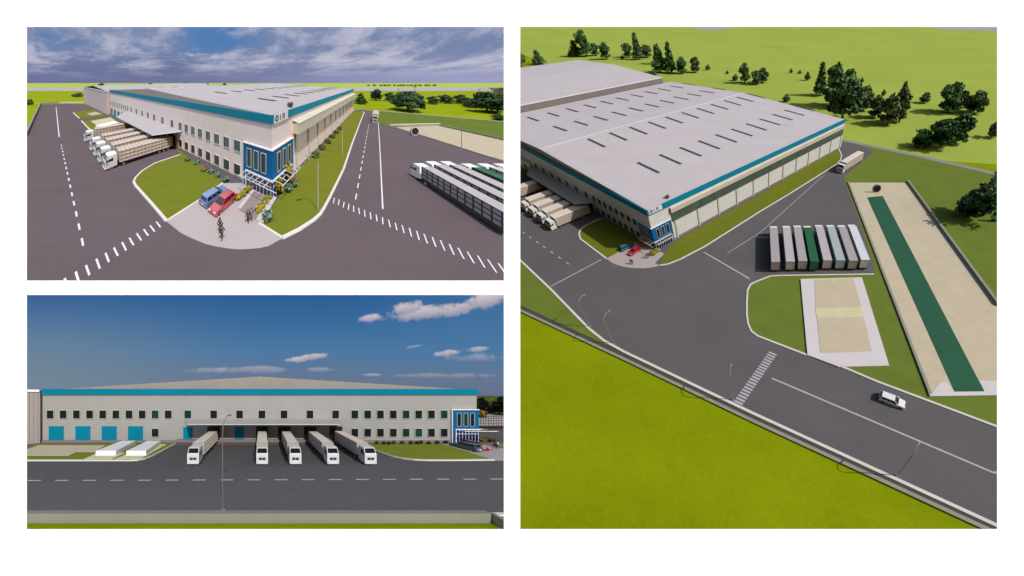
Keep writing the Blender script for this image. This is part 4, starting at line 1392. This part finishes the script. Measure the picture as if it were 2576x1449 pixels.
# ================================================================== MODEL 3: aerial view
s = AERIAL
ground("field", MB().prism([(-460, 5), (460, 5), (460, 748), (-460, 748)], -.3, 0), "field grass", s, "bright green field all round the site, right hand aerial view", "field")
ground("field", MB().sheet([(-364.22,565.40),(-114.97,262.61),(69.04,144.86),(116.58,136.33),(613.75,812.12),(-548.66,812.12)], .03), "hazy field", s, "paler green field beyond the trees, aerial view", "field")
ground("field", MB().sheet([(334.65,799.64),(299.97,711.44),(341.32,692.17),(403.70,681.07),(469.05,799.64)], .08), "bare soil", s, "pale bare patch at the top right of the aerial view", "field")
ground("field", MB().sheet([(-117.66,764.27),(-95.52,692.17),(-60.29,692.17),(-55.40,764.27)], .08), "bare soil", s, "pale bare patch at the top middle of the aerial view", "field")
ground("ground", MB().sheet([(37.96,168.89),(42.39,168.33),(75.01,146.66),(98.80,128.51),(111.23,117.92),(51.58,21.17),(41.63,25.91),(22.95,34.70),(17.72,37.56),(9.63,41.16),(-0.17,45.96),(-1.69,47.52),(-2.79,52.27),(-2.55,62.08),(-0.10,64.36),(3.06,66.33),(30.52,67.09),(31.21,67.71),(34.09,124.48)], .05),
       "verge grass", s, "dull green grass round the ditch and basin, aerial view", "lawn")
ground("path", MB().ribbon([(40.43,169.45),(74.83,146.21),(98.60,128.13),(110.79,117.26)], 3.0, .08, .08), "gravel path", s, "grey path between dull grass and bright field, aerial view", "path")
ground("yard_asphalt", MB().sheet([(-115.89,144.86),(-32.45,83.53),(37.57,166.67),(46.65,163.41),(53.56,153.72),(34.98,127.39),(34.09,124.48),(31.94,71.09),(31.06,67.14),(30.49,66.98),(3.06,66.25),(-0.10,64.36),(-2.54,62.00),(-2.96,58.61),(-2.79,52.27),(-2.45,49.60),(-1.69,47.48),(-0.17,45.96),(9.63,41.16),(17.72,37.56),(22.95,34.70),(41.63,25.91),(46.43,23.37),(37.82,9.50),(32.62,11.96),(-0.71,27.54),(-27.81,40.76),(-31.41,43.71),(-34.24,45.09),(-38.12,48.20),(-52.79,61.09),(-64.62,71.00),(-79.67,83.53)], .07),
       "grey asphalt", s, "dark grey asphalt yard and access road, aerial view", "yard")
ground("lawn", MB().prism([(-79.67,83.53),(-64.62,71.00),(-52.79,61.09),(-38.12,48.20),(-34.24,45.09),(-28.90,41.16),(-57.05,54.56),(-64.79,58.33)], 0, .12), "verge grass", s, "green wedge between yard and boundary wall, aerial view", "lawn")
ground("kerb", MB().ribbon([(-67.53,73.39),(-64.62,71.00),(-52.79,61.09),(-38.12,48.20),(-33.48,44.77),(-28.13,41.81),(-0.72,28.38),(32.91,12.52),(37.28,10.42)], .5, 0, .25), "kerb", s, "pale kerb along the yard's lower edge, aerial view", "kerb")
bwall = MB().ribbon([(-64.14,57.23),(-56.48,53.66),(-27.58,39.98),(-0.70,26.97),(32.40,11.55),(36.72,9.50)], .55, 0, .35)
ground("drain_channel", MB().ribbon([(-64.92,58.54),(-57.11,54.82),(-27.86,40.91),(-0.71,27.68),(32.67,12.05),(37.01,9.98)], .95, .14, .14), "drain dark", s, "dark drain channel along the foot of the boundary wall, aerial view", "drain")  # the wall's cast shadow, laid on the ground as a dark ribbon
tag(make("boundary_wall", bwall, "wall render", s, (bwall.v[0][0], bwall.v[0][1], 0), plan=True), "long low wall between bright field and access road, aerial view", "wall")
isl = [(30.79,66.90),(30.45,66.82),(5.49,66.25),(3.06,66.01),(-0.10,64.20),(-2.05,62.83),(-2.72,60.75),(-2.81,56.55),(-2.70,52.27),(-2.36,49.60),(-1.60,47.48),(-0.17,46.07),(9.65,41.31),(17.77,37.81),(23.02,34.96),(41.74,26.12),(46.55,23.56)]
ground("kerb", MB().ribbon(isl, .42, 0, .2), "kerb", s, "white kerb round the green island by the access road, aerial view", "kerb")
# ditch and basin
ground("ditch_bank", MB().sheet([(35.34,121.31),(58.06,121.31),(57.08,49.25),(47.46,32.28),(32.59,32.28)], .12), "sand", s, "sandy banks of the long ditch, aerial view", "ditch bank")
ground("ditch_floor", MB().sheet([(39.43,109.26),(45.34,110.31),(42.86,32.77),(37.22,32.77)], .18), "ditch green", s, "dark green floor of the long ditch, aerial view", "ditch floor")
ground("ditch_bank", MB().sheet([(32.62,32.36),(37.16,32.77),(36.50,34.79),(35.34,34.79)], .16), "pale concrete", s, "pale grey lip at the near end of the ditch, left part", "ditch bank")
ground("ditch_bank", MB().sheet([(42.90,32.77),(47.64,32.61),(48.98,34.96),(43.02,35.13)], .16), "pale concrete", s, "pale grey lip at the near end of the ditch, right part", "ditch bank")
ground("kerb", MB().ribbon([(58.29,122.00),(57.77,79.44),(57.48,49.96)], .7, 0, .9), "wall render", s, "dark low edge along the right bank of the ditch, aerial view", "kerb")
ground("kerb", MB().ribbon([(32.08,32.12),(49.01,32.36)], .8, 0, .4), "pale concrete", s, "pale kerb closing the near end of the ditch, aerial view", "kerb")
ground("kerb", MB().ribbon([(35.01,122.00),(32.38,32.12)], .6, 0, .4), "wall render", s, "dark edge along the left bank of the ditch, aerial view", "kerb")
ground("basin_floor", MB().prism([(10.99,64.67),(27.18,65.30),(26.42,38.37),(16.22,38.09),(10.19,40.96)], 0, .35), "pale concrete", s, "pale concrete rim of the rectangular basin, aerial view", "basin")
ground("basin_floor", MB().sheet([(14.65,64.36),(24.82,64.83),(24.50,54.43),(13.55,54.17)], .40), "sand", s, "beige upper half of the basin floor, aerial view", "basin")
ground("basin_floor", MB().sheet([(13.55,54.17),(24.50,54.43),(24.36,51.41),(13.42,51.04)], .41), "yellow sand", s, "yellowish strip across the basin, aerial view", "basin")
ground("basin_floor", MB().sheet([(13.51,51.04),(24.36,51.41),(23.77,41.86),(13.00,41.46)], .40), "sand", s, "beige lower half of the basin floor, aerial view", "basin")
pc = (43.59,113.08)
cu = thing("pipe_mouth", "round pipe mouth at the head of the ditch, aerial view", "pipe", s, (pc[0], pc[1], 0))
ring = MB()
for k in range(20):
    a0, a1 = 2 * math.pi * k / 20, 2 * math.pi * (k + 1) / 20
    P4 = [(r * math.cos(a), y, 1.6 + r * math.sin(a)) for a in (a0, a1) for r in (1.6, 1.3) for y in (0, .5)]
    ring.add(P4, [(0, 4, 6, 2), (1, 3, 7, 5), (0, 1, 5, 4), (2, 6, 7, 3)])
make("pipe_ring", ring, "ring concrete", s, (pc[0], pc[1], 0), parent=cu)
make("pipe_bore", MB().tube([(0, .1, 1.6), (0, .45, 1.6)], 1.31, 20), "dark recess", s, (pc[0], pc[1], 0), parent=cu)
# entrance grounds
ll = [(-50.59,95.81),(-53.64,92.98),(-55.09,90.98),(-56.01,88.82),(-55.69,86.18),(-54.06,83.18),(-48.61,78.46),(-42.96,73.61)]
ground("lawn", MB().prism(ll + [(-39.90,77.25),(-36.21,82.21),(-35.83,82.85)], 0, .12), "lawn", s, "green lawn left of the parked cars, aerial view", "lawn")
ground("kerb", MB().ribbon(ll, .45, 0, .22), "kerb", s, "white kerb round the left lawn, aerial view", "kerb")
ground("forecourt_paving", MB().prism([(-42.92,73.49),(-40.10,71.28),(-37.33,70.05),(-34.43,69.42),(-31.37,69.31),(-28.78,69.73),(-27.08,70.48),(-28.69,71.56),(-27.02,75.78),(-36.35,82.72),(-39.90,77.25)], 0, .1), "paving", s, "pale forecourt with rounded front, aerial view", "paving")
lr = [(-27.13,70.49),(-25.04,71.00),(-21.95,73.21),(-15.72,79.34),(0.64,99.44),(11.28,111.84),(33.80,139.23),(35.95,143.09),(37.49,148.49),(37.80,159.22)]
ground("lawn", MB().prism(lr + [(0.69,111.53),(-22.23,85.46),(-25.79,80.44),(-26.89,75.59)], 0, .12), "lawn", s, "long lawn strip beside the warehouse's long side, aerial view", "lawn")
ground("kerb", MB().ribbon(lr, .45, 0, .22), "kerb", s, "white kerb along the lawn strip, aerial view", "kerb")
# markings
ground("road_marking", MB().ribbon([(-53.10,62.11),(-44.17,73.10)], .34, .10, .10), "faded paint", s, "thin white stop line left of the forecourt, aerial view", "road marking")
ground("road_marking", MB().ribbon([(-15.75,76.54),(-2.31,64.96)], .42, .10, .10), "faded paint", s, "thin white stop line right of the forecourt, aerial view", "road marking")
ground("road_marking", MB().ribbon([(-8.93,76.07),(0.58,86.73)] + [(26.08,127.48)], .22, .10, .10), "faded paint", s, "thin pale lane line towards the far road, aerial view", "road marking")
ground("road_marking", dashes((-52.32,71.01), (-79.21,91.13), 8, .35, .3, .10), "faded paint", s, "faint dashed lane line past the docked trucks, aerial view", "road marking")
ground("road_marking", MB().ribbon([(2.58,35.67),(37.16,18.87),(41.08,18.87)], .30, .10, .10), "faded paint", s, "long white centre line of the access road, aerial view", "road marking")
mk = MB()
za, zb = Vector((-3.68,30.60)), Vector((2.96,41.43))
rd = (Vector((21.59,26.40)) - Vector((2.58,35.67))).normalized()
for k in range(20):
    q = za.lerp(zb, k / 19)
    mk.ribbon([(q.x - rd.x * .9, q.y - rd.y * .9), (q.x + rd.x * .9, q.y + rd.y * .9)], .40, .10, .10)
ground("road_marking", mk, "faded paint", s, "ladder of short white bars across the access road, aerial view", "road marking")

CA = Vector((-29.70,77.88))
_l = (Vector((-97.36,133.12)) - CA).normalized()
WA, adl, adr, LLA, LRA, PA = warehouse(s, CA, CA + _l * 120.5, (38.93,158.20), "huge grey roofed warehouse with teal edges, aerial view", skin='white cladding', He=12.7, Hr=15.0,
                                       docks=(.6055, .4945, .4437, .3842, .3251), dz=-.5, span=107.0, rows=(.178, .428, .655, .862), slot=.046, shade_band=(6.3, 9.0), gal=(9.75, 11.0, .75), band=1.5)
bl = CA + adl * (LLA + .6) - adr * 0
gx = thing("grey_building", "second grey roofed hall behind the warehouse, aerial view", "building", s, (bl.x, bl.y, 0))
gq = [bl, bl + adl * 98, bl + adl * 98 + adr * LRA * .95, bl + adr * LRA * .95]
make("wall", MB().prism([(p.x, p.y) for p in gq], 0, 15.6), "hall dark", s, (bl.x, bl.y, 0), parent=gx, plan=True)
g0, g1 = (gq[0] + gq[1]) / 2, (gq[2] + gq[3]) / 2
make("roof", MB().quad((gq[0].x, gq[0].y, 15.7), (gq[3].x, gq[3].y, 15.7), (g1.x, g1.y, 17.5), (g0.x, g0.y, 17.5)).quad((gq[1].x, gq[1].y, 15.7), (g0.x, g0.y, 17.5), (g1.x, g1.y, 17.5), (gq[2].x, gq[2].y, 15.7)),
     "roof sheet", s, (bl.x, bl.y, 0), parent=gx, plan=True)
make("trim", MB().ribbon([(gq[0].x, gq[0].y), (gq[3].x, gq[3].y)], .35, 15.45, 15.85), "white trim", s, (bl.x, bl.y, 0), parent=gx, plan=True)

tr0 = None
labs = ["cream truck at the dock nearest the left lawn, aerial view", "cream truck second from the left lawn, aerial view", "cream truck third from the left lawn, aerial view", "cream truck fourth from the left lawn, aerial view",
        "cream truck cut off by the left edge of the aerial view"]
for k, t in enumerate((34.5, 40.3, 46.3, 52.2, 64.5)):
    q = CA + adl * t - adr * 14.6
    if tr0 is None:
        tr0 = truck(s, (q.x, q.y, 0), vec_yaw(-adr), labs[k], "trucks at the loading dock, aerial view", L=13.2, W=3.6, Hc=2.9, Ht=3.5, panel='truck tan', top='truck cream', frame='truck cream')
    else:
        dup(tr0, s, (q.x, q.y, 0), labs[k])
q = (33.18,130.24)
truck(s, (q[0], q[1], 0), vec_yaw(-adr), "cream truck alone on the far road, aerial view", None, L=17, W=2.9, Hc=3.4, Ht=3.9, panel='truck tan', top='truck cream')
tl = [("trailer grey", "leftmost grey truck in the parking row, aerial view"), ("trailer rose", "second truck from the left in the parking row, aerial view"), ("trailer grey", "third truck from the left, just left of the green one"),
      ("trailer green", "dark green truck in the parking row, aerial view"), ("trailer rose", "pale rose truck just right of the green one, aerial view"), ("trailer mint", "grey blue truck in the parking row, aerial view"),
      ("trailer grey", "second truck from the right in the parking row, aerial view"), ("trailer white", "white rightmost truck in the parking row, aerial view")]
first = {}
for (pm, lab), b in zip(tl, [(4.53,67.60),(8.39,67.76),(11.67,67.96),(14.71,67.76),(18.25,68.27),(21.69,68.27),(25.04,68.17),(28.25,68.48)]):
    o = (b[0], b[1] + 18.3, 0)
    if pm in first:
        dup(first[pm], s, o, lab)
    else:
        first[pm] = truck(s, o, R(90), lab, "trucks in the parking row, aerial view", L=18.3, W=2.3, Hc=3.2, Ht=3.7, panel=pm, frame=pm if pm != 'trailer green' else 'trailer green', top=pm, bars=18)
car_between(s, (-36.72,79.38), (-39.18,76.66), -1, "blue car parked beside the left lawn, aerial view", 'car green', estate=True)
car_between(s, (-36.06,74.51), (-33.92,77.73), 1, "dark red car parked beside the blue one, aerial view", 'car red', L=4.0)
car_between(s, (25.80,29.36), (22.79,30.72), -1, "white estate car driving alone on the access road", 'car white', L=4.6, estate=True, h=1.6)
pp = [(-35.14,71.28),(-34.62,71.01),(-31.41,73.77),(-31.01,74.11)]
for p, lab, tp in zip(pp, ("person in dark jacket at the front of the forecourt, aerial view", "person in brown jacket beside another on the forecourt, aerial view", "person in black suit by the ramp, aerial view", "person in grey suit by the ramp, aerial view"),
                      ('suit dark', 'jacket brown', 'suit dark', 'suit grey')):
    person(s, p, R(70), lab, h=1.75, top=tp, legs='suit dark')
for p, yw, lab in zip([(21.82,18.43),(21.82,18.43)][:1] + [(-4.81,31.14),(-4.81,31.14)][:1] + [(-38.08,48.83),(-31.18,44.14)], (50, 90, 60, 60),
                      ("lamp post by the boundary wall below the white car", "lamp post beside the ladder marking, aerial view", "lamp post at the tip of the green wedge, aerial view", "lamp post on the kerb right of the green wedge, aerial view")):
    lamp_post(s, p, lab, R(yw), 8.5, 'street lamps, aerial view', r=.075, arm=1.6)
for k, p in enumerate([(-34.95,80.93),(-33.70,79.68),(-29.97,75.49),(-29.35,76.66)]):
    small_plant(s, p, f"yellow green bush beside the ramp, {ORD[k]} from the cars, aerial view", "bushes along the ramp, aerial view", 1.2, 1.9, 'leaf hedge', 'flower yellow', 'flowering_bush', 'bush', seed=150 + k)
q = PA('r', 8.0, 0, -1.5)
small_plant(s, (q.x, q.y, 12.75), "small reddish plant on the roof edge near the corner, aerial view", None, 1.0, 1.3, 'leaf olive', 'flower red', 'roof_plant', 'plant', seed=160)

# trees behind and beside the site
T3 = [
    ("behind the left hall roof", [(-223.2,365.7,18.02,10.98),(-211.0,376.6,11.41,14.08)], "rk"),
    ("above the hall's ridge", [(-199.7,420.5,5.17,6.83),(-195.4,425.0,14.04,13.17),(-183.5,422.0,23.79,14.95),(-175.8,428.2,11.19,11.36),(-156.3,404.4,14.74,11.40)], "skrrr"),
    ("left of the two tall groves behind the roof", [(-140.4,407.2,3.84,5.43),(-137.4,417.5,12.36,11.11),(-122.7,403.0,23.13,9.57),(-117.7,415.2,11.62,12.28)], "srkr"),
    ("in the dense clump behind the roof", [(-88.3,322.3,5.64,6.88),(-96.4,377.8,15.80,10.73),(-86.2,337.0,12.59,14.31),(-76.2,335.5,22.51,8.66),(-65.9,332.0,12.45,10.60),(-55.0,337.0,11.76,9.71),(-45.5,347.6,4.82,5.25)], "srrkrrs"),
    ("in the small clump above the slots", [(-26.9,330.5,3.02,3.42),(-18.5,304.2,5.17,6.55),(-10.8,295.8,13.94,8.68),(-1.6,290.6,9.28,8.10),(3.4,296.6,10.19,10.08)], "ssrrr"),
    ("standing singly left of the broad tree", [(28.3,334.0,3.99,3.25),(35.7,332.0,2.77,3.63),(39.3,305.1,6.62,5.16),(18.3,239.8,5.14,5.75)], "ssss"),
    ("around the tall broad tree", [(42.5,256.6,20.23,7.70),(47.0,230.1,22.68,12.60),(53.9,227.4,21.34,12.48),(47.5,201.1,22.44,21.93),(80.8,295.8,4.29,3.84)], "krrbs"),
    ("in the olive clump right of the broad tree", [(64.2,219.7,13.54,11.42),(67.2,205.5,11.54,9.47),(86.5,255.9,4.59,4.45),(70.9,192.7,14.98,12.85),(78.7,196.9,16.81,8.49),(95.6,244.2,11.04,5.84)], "rrsrrk"),
    ("in the upper right clump", [(107.7,237.0,6.44,7.21),(114.3,216.0,16.05,14.78),(127.3,227.4,9.15,8.07),(128.9,214.8,12.16,12.61)], "rrrr"),
    ("in the leaning dark mass at right", [(95.5,164.1,15.16,12.48),(85.7,158.0,12.92,14.33),(77.1,158.8,8.20,9.96),(101.5,165.4,2.22,2.17),(118.1,171.5,9.61,8.21)], "rbrsr"),
    ("at the right edge beside the ditch", [(76.5,93.4,16.83,16.97),(69.1,96.4,9.38,8.25)], "br"),
]
KM = {'r': 'round', 'k': 'conifer', 's': 'shrub', 'b': 'broad'}
for gi, (where, specs, kinds) in enumerate(T3):
    for k, (sp, kd) in enumerate(zip(specs, kinds)):
        kn = KM[kd]
        look = {'round': 'dark round tree', 'conifer': 'tall pointed dark tree', 'shrub': 'small dark shrub', 'broad': 'big spreading dark tree'}[kn]
        lf = 'leaf olive' if gi == 7 else ('leaf deep' if gi in (9, 10) else 'leaf dark')
        if gi == 7:
            look = look.replace('dark', 'olive')
        tree(s, kn, lf, sp, f"{look} {where}, {ORD[k]} in it", "trees around the site, aerial view", seed=k)

# ------------------------------------------------------------------ each model ends at the sides of its base: saw off what sticks out
bpy.context.view_layer.update()
for site in (YARD, DOCK, AERIAL):
    u0, v0, u1, v1 = site.rect
    planes = [(Vector((1, -(u0 - MX) / FM, 0)), 0), (Vector((-1, (u1 - MX) / FM, 0)), 0),
              (Vector((0, -(MY - v1) / FM, 1)), 0), (Vector((0, (MY - v0) / FM, -1)), 0)]
    gone = []
    for ob in site.objs:
        if ob.type != 'MESH':
            continue
        mw = ob.matrix_world
        bb = [mw @ Vector(c) for c in ob.bound_box]
        cut = []
        out = False
        for n, _ in planes:
            d = [n.dot(p) for p in bb]
            if max(d) <= 1e-4:
                out = True
            elif min(d) < -1e-4:
                cut.append(n)
        if out:
            gone.append(ob)
            continue
        if not cut:
            continue
        bm = bmesh.new()
        bm.from_mesh(ob.data)
        bmesh.ops.transform(bm, matrix=mw, verts=bm.verts)
        bmesh.ops.triangulate(bm, faces=[f for f in bm.faces if len(f.verts) > 4])
        for n in cut:
            g = bm.verts[:] + bm.edges[:] + bm.faces[:]
            bmesh.ops.bisect_plane(bm, geom=g, plane_co=(0, 0, 0), plane_no=n, clear_inner=True, clear_outer=False)
        if not bm.faces:
            gone.append(ob)
            bm.free()
            continue
        bmesh.ops.transform(bm, matrix=mw.inverted(), verts=bm.verts)
        me = ob.data.copy()
        bm.to_mesh(me)
        bm.free()
        ob.data = me
    dead = set(gone)
    for ob in gone:
        for c in list(ob.children):
            dead.add(c)
    for ob in dead:
        bpy.data.objects.remove(ob)
for ob in [o for o in bpy.data.objects if o.type == 'EMPTY' and not o.children]:
    bpy.data.objects.remove(ob)
